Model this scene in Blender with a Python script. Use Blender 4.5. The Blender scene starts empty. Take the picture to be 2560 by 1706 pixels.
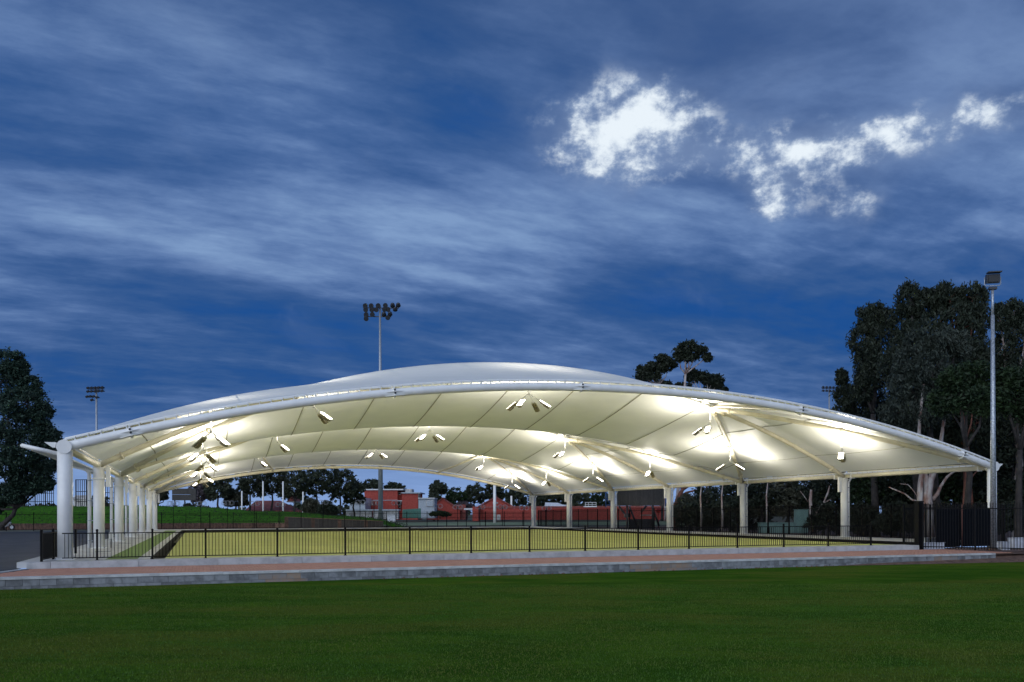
import bpy, math, random
import numpy as np
from mathutils import Vector, Matrix

R = math.radians
sc = bpy.context.scene
col = sc.collection
random.seed(7)
rng = np.random.default_rng(7)

# ------------------------------------------------------------------ camera
cam_d = bpy.data.cameras.new('camera')
cam = bpy.data.objects.new('camera', cam_d)
col.objects.link(cam)
sc.camera = cam
HC, HY, FPX = 1.634, 1285.5, 2160.7
cam_d.sensor_width = 36.0
cam_d.lens = FPX * 36 / 2560
cam_d.shift_y = (HY - 853) / 2560
cam_d.clip_start = 0.1
cam_d.clip_end = 9000
cam.location = (0, 0, HC)
cam.rotation_euler = (R(90), 0.0031, 0)

# ------------------------------------------------------------------ exposure
sc.view_settings.view_transform = 'Standard'
sc.view_settings.look = 'None'
sc.view_settings.gamma = 1
sc.view_settings.use_curve_mapping = False
sc.view_settings.exposure = 0.0
sc.cycles.max_bounces = 7
sc.cycles.diffuse_bounces = 4
sc.cycles.glossy_bounces = 2
sc.cycles.transmission_bounces = 4
sc.cycles.transparent_max_bounces = 8
sc.cycles.sample_clamp_indirect = 4
sc.cycles.use_light_tree = True

# ------------------------------------------------------------------ node helper
class NT:
    def __init__(s, tree):
        s.t = tree; s.n = tree.nodes; s.l = tree.links
    def add(s, typ, **kw):
        nd = s.n.new(typ)
        ins = kw.pop('ins', {})
        for k, v in kw.items(): setattr(nd, k, v)
        for k, v in ins.items():
            sock = nd.inputs[k]
            if isinstance(v, bpy.types.NodeSocket): s.l.new(v, sock)
            else: sock.default_value = v
        return nd
    def math(s, op, a, b=0.0, c=None, clamp=False):
        ins = {0: a, 1: b}
        if c is not None: ins[2] = c
        return s.add('ShaderNodeMath', operation=op, use_clamp=clamp, ins=ins).outputs[0]
    def mix(s, fac, a, b, blend='MIX'):
        nd = s.add('ShaderNodeMix', data_type='RGBA', blend_type=blend, clamp_factor=True)
        for sock, v in ((nd.inputs[0], fac), (nd.inputs[6], a), (nd.inputs[7], b)):
            if isinstance(v, bpy.types.NodeSocket): s.l.new(v, sock)
            else: sock.default_value = v if not isinstance(v, tuple) or len(v) == 4 else (*v, 1)
        return nd.outputs[2]
    def ramp(s, fac, stops, interp='LINEAR'):
        nd = s.add('ShaderNodeValToRGB', ins={0: fac})
        cr = nd.color_ramp; cr.interpolation = interp
        while len(cr.elements) > 1: cr.elements.remove(cr.elements[-1])
        cr.elements[0].position = stops[0][0]
        cr.elements[0].color = (*stops[0][1], 1) if len(stops[0][1]) == 3 else stops[0][1]
        for p, c in stops[1:]:
            e = cr.elements.new(p); e.color = (*c, 1)
        return nd.outputs[0]
    def smooth(s, v, a, b):
        nd = s.add('ShaderNodeMapRange', interpolation_type='SMOOTHSTEP', ins={0: v, 1: a, 2: b, 3: 0.0, 4: 1.0})
        return nd.outputs[0]
    def noise(s, vec, scale, detail=4, rough=.55, dist=0.0):
        return s.add('ShaderNodeTexNoise', ins={'Vector': vec, 'Scale': scale, 'Detail': detail, 'Roughness': rough, 'Distortion': dist}).outputs[0]
    def mapping(s, vec, scale=(1, 1, 1), rot=(0, 0, 0), loc=(0, 0, 0)):
        return s.add('ShaderNodeMapping', ins={0: vec, 'Location': loc, 'Rotation': rot, 'Scale': scale}).outputs[0]

# ------------------------------------------------------------------ world: blue-hour cloudy sky
SUN_EL, SUN_AZ = R(24), R(205)          # soft last light from behind the camera, a little to the left
w = bpy.data.worlds.new('World'); sc.world = w; w.use_nodes = True
N = NT(w.node_tree); N.n.clear()
out = N.add('ShaderNodeOutputWorld')
bg = N.add('ShaderNodeBackground', ins={1: 0.1})
sky = N.add('ShaderNodeTexSky', sky_type='NISHITA')
sky.sun_disc = False; sky.sun_elevation = SUN_EL; sky.sun_rotation = SUN_AZ
tc = N.add('ShaderNodeTexCoord').outputs['Generated']
sep = N.add('ShaderNodeSeparateXYZ', ins={0: tc})
dx, dy, dz = sep.outputs
el = N.math('ARCSINE', dz)              # radians
az = N.math('ARCTAN2', dx, dy)
den = N.math('ADD', N.math('MAXIMUM', dz, 0.0), 0.16)
px = N.math('DIVIDE', dx, den); py = N.math('DIVIDE', dy, den)
P = N.add('ShaderNodeCombineXYZ', ins={0: px, 1: py, 2: 0.0}).outputs[0]
def aniso(vec, ang, sx, sy, loc=(0, 0, 0)):
    return N.mapping(N.mapping(vec, (1, 1, 1), (0, 0, R(-ang)), loc), (sx, sy, 1))
big = N.noise(aniso(P, 40, .34, .95, (1.1, .4, 0)), .95, 4, .50, .25)
mid = N.noise(aniso(P, 36, .46, 1.5, (7.3, 4.2, 0)), 1.5, 6, .55, .2)
fin = N.noise(aniso(P, 26, .55, 1.7, (1.3, 9.2, 0)), 3.6, 6, .58, .15)
lump = N.noise(N.mapping(P, (1, 1.15, 1), (0, 0, 0), (2.2, 5.1, 0)), 2.6, 6, .55, .2)
def blob(a0, e0, ra, re):
    a = N.math('DIVIDE', N.math('SUBTRACT', az, R(a0)), R(ra))
    e = N.math('DIVIDE', N.math('SUBTRACT', el, R(e0)), R(re))
    d = N.math('ADD', N.math('MULTIPLY', a, a), N.math('MULTIPLY', e, e))
    return N.math('EXPONENT', N.math('MULTIPLY', d, -1.0))
right = N.smooth(az, -.10, .30)          # cloud turns from streaks to lumps towards the right
str_ = N.math('ADD', N.math('MULTIPLY', big, .48), N.math('ADD', N.math('MULTIPLY', mid, .34), N.math('MULTIPLY', fin, .18)))
lmp = N.math('ADD', N.math('MULTIPLY', big, .42), N.math('ADD', N.math('MULTIPLY', lump, .44), N.math('MULTIPLY', fin, .14)))
dmix = N.add('ShaderNodeMix', data_type='FLOAT', ins={0: N.math('MULTIPLY', right, .75), 2: str_, 3: lmp})
density = N.math('ADD', N.math('MULTIPLY', N.math('SUBTRACT', dmix.outputs[0], .5), 1.5), .562)
puff = N.noise(aniso(P, 18, .8, 1.5, (3.3, 6.2, 0)), 7.5, 7, .62, .1)
density = N.math('ADD', density, N.math('MULTIPLY', N.math('SUBTRACT', puff, .5), .26))
# paler cloud belt 14-26 degrees up, clearer bluer belt 7-13 degrees up, heavier cloud overhead
belt = N.math('MULTIPLY', N.smooth(el, .21, .32), N.math('SUBTRACT', 1.0, N.smooth(el, .36, .50)))
lowb = N.math('MULTIPLY', N.smooth(el, .06, .15), N.math('SUBTRACT', 1.0, N.smooth(el, .19, .28)))
topb = N.smooth(el, .40, .62)
dens = N.math('ADD', density, N.math('MULTIPLY', belt, .085))
dens = N.math('SUBTRACT', dens, N.math('MULTIPLY', lowb, .030))
dens = N.math('SUBTRACT', dens, N.math('MULTIPLY', topb, .045))
for a0, e0, ra, re, amp in ((-7.5, 19.6, 13, 2.6, .085), (4.5, 18.3, 9, 3.0, .075), (18, 16.8, 12, 2.6, .05), (-24, 25, 9, 4, .03), (-3.4, 24.3, 7, 2.3, -.12), (11, 13.9, 8, 1.7, -.15), (-13, 12.2, 8, 1.5, -.10),
                            (29, 33, 8, 5, -.10), (14, 31, 9, 4, .03), (-14, 33, 8, 4, -.05), (22, 12.5, 8, 1.6, -.06), (-27, 13.5, 8, 2.0, -.06), (0, 33, 9, 4, -.04)):
    dens = N.math('ADD', dens, N.math('MULTIPLY', blob(a0, e0, ra, re), amp))
cl10 = N.ramp(dens, [(.34, (.013, .082, .30)), (.43, (.025, .092, .285)), (.50, (.044, .114, .305)), (.57, (.075, .155, .365)), (.65, (.135, .235, .47)), (.74, (.22, .35, .60))])
cl10 = N.mix(N.math('MULTIPLY', topb, .45), cl10, (.030, .060, .155))
hor = N.math('SUBTRACT', 1.0, N.smooth(el, .0, .12))
cl10 = N.mix(N.math('MULTIPLY', hor, .80), cl10, (.30, .46, .82))
grey = N.math('MULTIPLY', N.math('MULTIPLY', right, N.smooth(el, .28, .42)), .60)
cl10 = N.mix(grey, cl10, N.mix(N.smooth(lump, .35, .65), (.062, .118, .275), (.150, .238, .45)))
cl10 = N.mix(1.0, cl10, (10, 10, 10), 'MULTIPLY')
nish = N.mix(1.0, sky.outputs[0], (.050, .055, .075), 'MULTIPLY')
skyc = N.mix(.06, cl10, nish)
# the ragged bright breaks in the cloud ahead
AE = N.add('ShaderNodeCombineXYZ', ins={0: az, 1: N.math('MULTIPLY', el, 1.35), 2: 0.0}).outputs[0]
rag = N.noise(AE, 22, 8, .62, 0.0)
rag2 = N.noise(N.mapping(AE, (1, 1, 1), (0, 0, .5), (4, 2, 0)), 9, 4, .55, .6)
bl = N.math('ADD', N.math('MULTIPLY', blob(7.6, 23.7, 4.7, 2.5), 1.30), N.math('MULTIPLY', blob(12.0, 22.0, 2.6, 1.0), .40))
bl = N.math('ADD', bl, N.math('MULTIPLY', blob(19.0, 21.6, 4.0, 1.5), .82))
bl = N.math('ADD', bl, N.math('MULTIPLY', blob(26.5, 22.0, 6.0, 1.4), .55))
bl = N.math('ADD', bl, N.math('MULTIPLY', blob(16.9, 19.4, 1.8, 1.9), .66))
bl = N.math('ADD', bl, N.math('MULTIPLY', blob(21.5, 18.4, 2.0, 1.2), .45))
ragn = N.math('ADD', N.math('MULTIPLY', rag, .62), N.math('MULTIPLY', rag2, .38))
br = N.math('ADD', N.math('MULTIPLY', bl, .60), N.math('MULTIPLY', N.math('SUBTRACT', ragn, .5), 4.2))
glowm = N.math('MULTIPLY', N.smooth(N.math('ADD', bl, N.math('MULTIPLY', N.math('SUBTRACT', rag2, .5), 1.3)), .02, .85), .62)
skyc = N.mix(glowm, skyc, (1.9, 2.7, 4.5))
brm = N.math('MULTIPLY', N.smooth(br, .06, .74), N.smooth(bl, .10, .50))
wisp = N.noise(N.mapping(AE, (1, 1, 1), (0, 0, -.3), (9, 5, 0)), 60, 6, .65, .5)
brc = N.mix(N.smooth(N.math('ADD', N.math('MULTIPLY', br, .55), N.math('MULTIPLY', wisp, .55)), .34, .82), (2.2, 3.2, 5.2), (8.2, 9.0, 9.7))
skyc = N.mix(brm, skyc, brc)
N.l.new(skyc, bg.inputs[0])
N.l.new(bg.outputs[0], out.inputs[0])

# ------------------------------------------------------------------ sun: broad soft dusk light (overcast)
sd = bpy.data.lights.new('sun', 'SUN'); sd.energy = 2.3; sd.angle = R(80); sd.color = (.84, .90, 1.0)
sun = bpy.data.objects.new('sun', sd); col.objects.link(sun)
sdir = Vector((math.sin(SUN_AZ) * math.cos(SUN_EL), math.cos(SUN_AZ) * math.cos(SUN_EL), math.sin(SUN_EL)))
sun.rotation_euler = sdir.to_track_quat('Z', 'Y').to_euler()

# ------------------------------------------------------------------ frames of reference
YAW, X0, Y0 = 0.3478, -16.6012, 32.1047
W, B = 45.854, 11.615                     # width between column rows, bay length
CY, SY = math.cos(YAW), math.sin(YAW)
def G(u, v, z=0.0): return Vector((X0 + CY * u - SY * v, Y0 + SY * u + CY * v, z))
UD = Vector((CY, SY, 0)); VD = Vector((-SY, CY, 0)); ZD = Vector((0, 0, 1))
def at(pxx, pyy, d):                     # a measured direction of the photograph at real distance d
    a, b = pxx - 1280, pyy - HY
    c, s = math.cos(-.0031), math.sin(-.0031)
    X = c * a + s * b; Y = -s * a + c * b
    return Vector((X * d / FPX, d, HC - Y * d / FPX))

# ------------------------------------------------------------------ mesh builder
class MB:
    def __init__(s): s.v = []; s.f = []; s.sm = []
    def _add(s, vs, fs, smooth=False):
        o = len(s.v); s.v += [tuple(p) for p in vs]
        s.f += [tuple(i + o for i in f) for f in fs]; s.sm += [smooth] * len(fs)
    def box(s, c, size, ax=None, ay=None, az=None):
        ax = ax or UD; ay = ay or VD; az = az or ZD
        c = Vector(c); x, y, z = ax * size[0] / 2, ay * size[1] / 2, az * size[2] / 2
        vs = [c + i * x + j * y + k * z for k in (-1, 1) for j in (-1, 1) for i in (-1, 1)]
        s._add(vs, [(0, 2, 3, 1), (4, 5, 7, 6), (0, 1, 5, 4), (2, 6, 7, 3), (0, 4, 6, 2), (1, 3, 7, 5)])
        return s
    def tube(s, pts, r, n=12, caps=True, r2=None):
        pts = [Vector(p) for p in pts]; m = len(pts)
        rs = r if isinstance(r, (list, tuple)) else [r + (r2 - r) * i / (m - 1) if r2 is not None else r for i in range(m)]
        vs = []; prev = None
        for i, p in enumerate(pts):
            t = (pts[min(i + 1, m - 1)] - pts[max(i - 1, 0)]).normalized()
            if prev is None:
                a = Vector((0, 0, 1)) if abs(t.z) < .9 else Vector((1, 0, 0))
                prev = (a - t * a.dot(t)).normalized()
            prev = (prev - t * prev.dot(t)).normalized()
            q = t.cross(prev)
            for k in range(n):
                an = 2 * math.pi * k / n
                vs.append(p + (prev * math.cos(an) + q * math.sin(an)) * rs[i])
        fs = [(i * n + k, i * n + (k + 1) % n, (i + 1) * n + (k + 1) % n, (i + 1) * n + k) for i in range(m - 1) for k in range(n)]
        s._add(vs, fs, n > 4)
        if caps:
            o = len(s.v) - len(vs)
            s.f.append(tuple(o + k for k in reversed(range(n)))); s.sm.append(False)
            s.f.append(tuple(o + (m - 1) * n + k for k in range(n))); s.sm.append(False)
        return s
    def poly(s, pts, thick=None, nrm=None):
        pts = [Vector(p) for p in pts]; n = len(pts)
        if thick is None:
            s._add(pts, [tuple(range(n))]); return s
        d = (nrm or ZD) * thick
        s._add(pts + [p - d for p in pts], [tuple(range(n)), tuple(reversed(range(n, 2 * n)))] + [(i, n + i, n + (i + 1) % n, (i + 1) % n) for i in range(n)])
        return s
    def sphere(s, c, r, n=10, m=6):
        c = Vector(c); vs = [c + Vector((0, 0, -r))]
        for j in range(1, m):
            th = -math.pi / 2 + math.pi * j / m
            vs += [c + Vector((math.cos(th) * math.cos(2 * math.pi * k / n), math.cos(th) * math.sin(2 * math.pi * k / n), math.sin(th))) * r for k in range(n)]
        vs.append(c + Vector((0, 0, r)))
        fs = [(0, 1 + (k + 1) % n, 1 + k) for k in range(n)]
        for j in range(m - 2):
            fs += [(1 + j * n + k, 1 + j * n + (k + 1) % n, 1 + (j + 1) * n + (k + 1) % n, 1 + (j + 1) * n + k) for k in range(n)]
        L = len(vs) - 1
        fs += [(1 + (m - 2) * n + k, 1 + (m - 2) * n + (k + 1) % n, L) for k in range(n)]
        s._add(vs, fs, True); return s
    def build(s, name, m, parent=None, loc=None, rotz=0.0):
        org = rootloc(parent) if parent else Vector((0, 0, 0))
        me = bpy.data.meshes.new(name)
        if loc is None:
            me.from_pydata([tuple(Vector(p) - org) for p in s.v], [], s.f)
        else:
            me.from_pydata(s.v, [], s.f)
        me.polygons.foreach_set('use_smooth', s.sm)
        me.materials.append(m)
        o = bpy.data.objects.new(name, me); col.objects.link(o)
        if loc is not None: o.location = Vector(loc) - org; o.rotation_euler.z = rotz
        if parent: o.parent = parent
        return o
def rootloc(o):
    p = Vector((0, 0, 0))
    while o is not None: p += Vector(o.location); o = o.parent
    return p
def tag(o, label=None, cat=None, group=None, kind=None):
    if label: o['label'] = label
    if cat: o['category'] = cat
    if group: o['group'] = group
    if kind: o['kind'] = kind
    return o
def thing(name, loc, label, cat, group=None):
    o = bpy.data.objects.new(name, None); o.empty_display_size = .3
    o.location = loc; col.objects.link(o)
    return tag(o, label, cat, group)
def inst(name, src, loc, parent=None, rotz=None, scale=None):
    o = src.copy(); o.name = name; col.objects.link(o)
    org = rootloc(parent) if parent else Vector((0, 0, 0))
    o.location = Vector(loc) - org
    if rotz is not None: o.rotation_euler.z = rotz
    if scale is not None: o.scale = scale
    o.parent = parent
    return o
def np_mesh(name, verts, quads, m, parent=None, smooth=False, tri=False):
    k = 3 if tri else 4
    org = rootloc(parent) if parent else Vector((0, 0, 0))
    verts = np.asarray(verts, np.float32) - np.array(org, np.float32)
    me = bpy.data.meshes.new(name)
    me.vertices.add(len(verts)); me.vertices.foreach_set('co', verts.ravel())
    nq = len(quads); me.loops.add(nq * k); me.loops.foreach_set('vertex_index', np.asarray(quads, np.int32).ravel())
    me.polygons.add(nq); me.polygons.foreach_set('loop_start', np.arange(0, nq * k, k, dtype=np.int32))
    me.polygons.foreach_set('use_smooth', np.full(nq, smooth))
    me.update(calc_edges=True); me.materials.append(m)
    o = bpy.data.objects.new(name, me); col.objects.link(o)
    if parent: o.parent = parent
    return o

# ------------------------------------------------------------------ materials
def mat(name, color, rough=.6, metal=0.0, var=.12, vscale=3.0, bump=0.0, bscale=40.0, spec=.5, col2=None, obj_rand=0.0, coord='Object', stretch=(1, 1, 1), detail=5):
    m = bpy.data.materials.new(name); m.use_nodes = True
    N = NT(m.node_tree); b = N.n['Principled BSDF']
    b.inputs['Roughness'].default_value = rough; b.inputs['Metallic'].default_value = metal
    b.inputs['Specular IOR Level'].default_value = spec
    tc = N.add('ShaderNodeTexCoord').outputs[coord]
    vec = N.mapping(tc, stretch)
    if obj_rand:
        rv = N.math('MULTIPLY', N.add('ShaderNodeObjectInfo').outputs['Random'], 60.0)
        vec = N.add('ShaderNodeVectorMath', operation='ADD', ins={0: vec, 1: N.add('ShaderNodeCombineXYZ', ins={0: rv, 1: rv, 2: rv}).outputs[0]}).outputs[0]
    n1 = N.noise(vec, vscale, detail, .6)
    c2 = col2 or tuple(c * (1 - 2.2 * var) for c in color)
    c1 = tuple(min(1, c * (1 + var)) for c in color) if not col2 else color
    c = N.mix(N.smooth(n1, .35, .68), c1, c2)
    if obj_rand:
        oi = N.add('ShaderNodeObjectInfo').outputs['Random']
        v = N.math('ADD', N.math('MULTIPLY', oi, obj_rand * 2), 1 - obj_rand)
        vv = N.add('ShaderNodeCombineColor', ins={0: v, 1: v, 2: v}).outputs[0]
        c = N.mix(1.0, c, vv, 'MULTIPLY')
    N.l.new(c, b.inputs['Base Color'])
    if bump:
        bn = N.add('ShaderNodeBump', ins={'Strength': bump, 'Distance': .25 / bscale, 'Height': N.noise(vec, bscale, 4, .6)})
        N.l.new(bn.outputs[0], b.inputs['Normal'])
    return m
M = {}
M['steel'] = mat('white_painted_steel', (.80, .80, .77), .38, var=.03, vscale=1.2, bump=.02, bscale=8)
M['lamp_tint'] = mat('lamp_tinted_steel', (.66, .61, .46), .42, var=.05, vscale=1.5)  # same white paint, with the yellow lamp tint put into its colour
M['galv'] = mat('galvanised_steel', (.42, .45, .48), .45, .55, var=.18, vscale=14)
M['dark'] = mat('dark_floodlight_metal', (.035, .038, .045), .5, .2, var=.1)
M['black'] = mat('black_powder_coat', (.0045, .0045, .005), .5, var=.1, spec=.10)
M['fence_far'] = mat('black_fence_steel', (.005, .005, .005), .6, var=.1, spec=.08)
M['conc'] = mat('path_concrete', (.46, .45, .42), .85, var=.10, vscale=1.1, bump=.15, bscale=60)
M['kerb'] = mat('kerb_concrete', (.43, .44, .44), .8, var=.10, vscale=2.3, bump=.12, bscale=50, obj_rand=.07)
M['coping'] = mat('coping_concrete', (.50, .51, .50), .75, var=.12, vscale=2.6, bump=.1, bscale=50, obj_rand=.06)
M['block'] = mat('grey_concrete_block', (.215, .225, .235), .9, var=.20, vscale=2.2, bump=.35, bscale=55, obj_rand=.16)
M['block_rust'] = mat('stained_concrete_block', (.235, .22, .21), .9, var=.2, vscale=2.6, bump=.35, bscale=55, obj_rand=.12, col2=(.29, .20, .14))
M['asphalt'] = mat('asphalt', (.045, .046, .050), .92, var=.16, vscale=.5, bump=.25, bscale=90)
M['turf'] = mat('synthetic_turf', (.42, .43, .12), .95, var=.06, vscale=.35, bump=.3, bscale=120, col2=(.37, .39, .10))
def turf_lanes(m):
    N = NT(m.node_tree); b = N.n['Principled BSDF']; src = b.inputs['Base Color'].links[0].from_socket
    tcx = N.add('ShaderNodeTexCoord').outputs['Object']
    lane = N.add('ShaderNodeTexWave', wave_type='BANDS', bands_direction='X', ins={0: N.mapping(tcx, (1, 1, 1), (0, 0, -.3478)), 1: .11, 2: 1.6, 3: 2.0}).outputs[1]
    sc_ = N.noise(N.mapping(tcx, (1, 1, 1)), .22, 5, .6)
    c = N.mix(N.math('MULTIPLY', lane, .16), src, (.17, .21, .045))
    c = N.mix(N.math('MULTIPLY', N.smooth(sc_, .48, .66), .35), c, (.36, .36, .14))
    N.l.new(c, b.inputs['Base Color'])
turf_lanes(M['turf'])
M['strip'] = mat('strip_grass', (.13, .20, .035), .95, var=.12, vscale=4, bump=.4, bscale=80)
M['ditch'] = mat('ditch_rubber', (.008, .007, .006), .8, var=.1, spec=.1)
M['soil'] = mat('reddish_soil', (.13, .075, .05), .95, var=.2, vscale=2.5, bump=.5, bscale=30)
M['brick'] = mat('red_brick', (.38, .078, .060), .9, var=.16, vscale=2.0, bump=.2, bscale=40, col2=(.28, .058, .046), spec=.1)
M['roofred'] = mat('terracotta_roof', (.26, .075, .060), .85, var=.2, vscale=2)
M['white_roof'] = mat('white_metal_roof', (.62, .64, .65), .5, var=.08)
M['greyclad'] = mat('grey_cladding', (.36, .41, .45), .6, var=.08)
M['greenclad'] = mat('green_fence_sheet', (.045, .17, .13), .6, var=.12)
M['glass'] = mat('dark_window_glass', (.012, .016, .022), .35, var=.1, spec=.3)
M['shed'] = mat('weathered_white_wall', (.48, .47, .45), .85, var=.2, vscale=1.2)
M['sleeper'] = mat('brown_sleeper', (.11, .062, .045), .9, var=.2, vscale=3, obj_rand=.18)
M['sleeper_light'] = mat('pale_retaining_block', (.25, .15, .11), .9, var=.15, vscale=3, obj_rand=.15)
M['board'] = mat('dark_ribbed_sheet', (.030, .027, .024), .55, var=.15, obj_rand=.25)
M['utilgreen'] = mat('green_utility_cabinet', (.20, .34, .31), .55, var=.06)
M['bark'] = mat('grey_bark', (.034, .029, .026), .9, var=.25, vscale=3, bump=.4, bscale=12)
M['barkwhite'] = mat('white_gum_bark', (.44, .42, .40), .8, var=.2, vscale=2.0, col2=(.17, .075, .048), stretch=(1, 1, .35), bump=.2, bscale=10)
M['barkred'] = mat('red_gum_bark', (.17, .065, .042), .85, var=.25, vscale=2.0, stretch=(1, 1, .3), bump=.2, bscale=10)
M['whiteblock'] = mat('white_painted_block', (.58, .60, .64), .7, var=.1)
M['coil'] = mat('razor_wire', (.40, .40, .40), .4, .6, var=.1)
M['tyre'] = mat('tyre_rubber', (.015, .015, .016), .8, var=.1)
M['fairing'] = mat('white_fairing', (.55, .57, .60), .3, var=.05)
M['redpaint'] = mat('red_paint', (.42, .03, .03), .5, var=.1)
M['seam'] = mat('membrane_seam_weld', (.27, .26, .19), .7, var=.05)
M['lamp_body'] = mat('lamp_housing', (.50, .46, .34), .45, .1, var=.12)
M['lamp_gear'] = mat('lamp_gear_box', (.20, .17, .11), .5, .1, var=.15)

def leafmat(name, c1, c2, trans=.12):
    m = bpy.data.materials.new(name); m.use_nodes = True
    N = NT(m.node_tree); N.n.clear()
    o = N.add('ShaderNodeOutputMaterial')
    g = N.add('ShaderNodeNewGeometry')
    tc = N.add('ShaderNodeTexCoord').outputs['Object']
    n = N.noise(tc, .55, 3)
    c = N.mix(N.smooth(n, .35, .65), c1, c2)
    r = N.math('ADD', N.math('MULTIPLY', g.outputs['Random Per Island'], .9), .55)
    rr = N.add('ShaderNodeCombineColor', ins={0: r, 1: r, 2: r}).outputs[0]
    c = N.mix(1.0, c, rr, 'MULTIPLY')
    d = N.add('ShaderNodeBsdfPrincipled', ins={'Base Color': c, 'Roughness': .6, 'Specular IOR Level': .25})
    t = N.add('ShaderNodeBsdfTranslucent', ins={0: c})
    mx = N.add('ShaderNodeMixShader', ins={0: trans, 1: d.outputs[0], 2: t.outputs[0]})
    N.l.new(mx.outputs[0], o.inputs[0]); return m
M['leaf_gum'] = leafmat('gum_leaves', (.026, .034, .020), (.016, .024, .015))
M['leaf_grey'] = leafmat('grey_green_leaves', (.038, .048, .036), (.024, .033, .025))
M['leaf_green'] = leafmat('bright_green_leaves', (.024, .044, .015), (.014, .028, .011))
M['leaf_pine'] = leafmat('dense_dark_leaves', (.026, .052, .034), (.018, .036, .026))
M['leaf_olive'] = leafmat('olive_leaves', (.070, .072, .048), (.045, .052, .034))
M['leaf_bare'] = leafmat('bare_twigs', (.12, .10, .11), (.09, .075, .085))
M['leaf_lawn'] = leafmat('lawn_blades', (.048, .118, .010), (.085, .120, .014), .05)
M['leaf_far'] = leafmat('far_gum_leaves', (.052, .062, .036), (.034, .046, .028))

# membrane: matt white PVC fabric that lets a little light through
m = bpy.data.materials.new('pvc_membrane'); m.use_nodes = True
N = NT(m.node_tree); N.n.clear()
o = N.add('ShaderNodeOutputMaterial')
tcm = N.add('ShaderNodeTexCoord').outputs['Object']
nm = N.noise(tcm, .5, 4)
cm = N.mix(N.smooth(nm, .35, .7), (.80, .805, .765), (.75, .76, .715))
dd = N.add('ShaderNodeBsdfPrincipled', ins={'Base Color': cm, 'Roughness': .55, 'Specular IOR Level': .3})
tt = N.add('ShaderNodeBsdfTranslucent', ins={0: (.80, .80, .76, 1)})
mx = N.add('ShaderNodeMixShader', ins={0: .10, 1: dd.outputs[0], 2: tt.outputs[0]})
N.l.new(mx.outputs[0], o.inputs[0]); M['membrane'] = m

def emis(name, c, s):
    m = bpy.data.materials.new(name); m.use_nodes = True
    N = NT(m.node_tree); N.n.clear()
    N.l.new(N.add('ShaderNodeEmission', ins={0: (*c, 1), 1: s}).outputs[0], N.add('ShaderNodeOutputMaterial').inputs[0]); return m
M['lens'] = emis('lit_lamp_lens', (1, .94, .82), 26.0)

# lawn: close-mown bowling grass
m = bpy.data.materials.new('mown_lawn'); m.use_nodes = True
N = NT(m.node_tree); b = N.n['Principled BSDF']; b.inputs['Roughness'].default_value = .95; b.inputs['Specular IOR Level'].default_value = 0.0
tcl = N.add('ShaderNodeTexCoord').outputs['Object']
n1 = N.noise(N.mapping(tcl, (.5, 1.3, 1), (0, 0, -.1)), .8, 6, .62)
n2 = N.noise(tcl, 30, 6, .75)
n3 = N.noise(N.mapping(tcl, (.5, 1.2, 1), (0, 0, .1), (5, 3, 0)), .35, 5, .6)
n4 = N.noise(tcl, 6, 6, .7)
c = N.mix(N.smooth(n1, .36, .64), (.034, .086, .008), (.066, .132, .012))
c = N.mix(N.math('MULTIPLY', N.smooth(n3, .46, .60), .75), c, (.100, .118, .018))
c = N.mix(N.math('MULTIPLY', N.smooth(n4, .45, .70), .5), c, (.026, .082, .016))
c = N.mix(N.math('MULTIPLY', N.smooth(n2, .46, .66), .65), c, (.012, .030, .004))
N.l.new(c, b.inputs['Base Color'])
bn = N.add('ShaderNodeBump', ins={'Strength': .5, 'Distance': .008, 'Height': n2}); N.l.new(bn.outputs[0], b.inputs['Normal'])
M['lawn'] = m
m = mat('mound_grass', (.060, .175, .020), .95, var=.3, vscale=1.4, bump=.7, bscale=9, col2=(.038, .095, .016), spec=0.0); M['mound'] = m
M['ground'] = mat('far_ground', (.095, .090, .055), .95, var=.25, vscale=.08, bump=.2, bscale=2, col2=(.055, .060, .036))
M['oval'] = mat('oval_turf', (.20, .25, .13), .95, var=.15, vscale=.05)
M['apron'] = mat('gravel_apron', (.27, .22, .17), .95, var=.2, vscale=2.0, bump=.3, bscale=30)

# ------------------------------------------------------------------ setting
ZP = -.22      # brick paving level
ZL = -.58      # lawn level
def sheet(name, pts, z, m, kind='structure', thick=None):
    mb = MB(); mb.poly([Vector((p[0], p[1], z)) for p in pts], thick); o = mb.build(name, m); tag(o, kind=kind); return o
S = 4000
sheet('ground', [(-S, 60), (S, 60), (S, 6000), (-S, 6000)], -.30, M['ground'])
def gq(us, z): return [tuple(G(u, v))[:2] for u, v in us]
VW = -6.4; VK = -2.0; UE = 38.7
# lawn reaches from behind the camera up to the retaining wall, and on past both ends of it
mb = MB(); mb.poly([(-90, -40, ZL), (90, -40, ZL), tuple(G(85, VW + .1))[:2] + (ZL,), tuple(G(-70, VW + .1))[:2] + (ZL,)])
tag(mb.build('lawn', M['lawn']), kind='structure')
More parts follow.
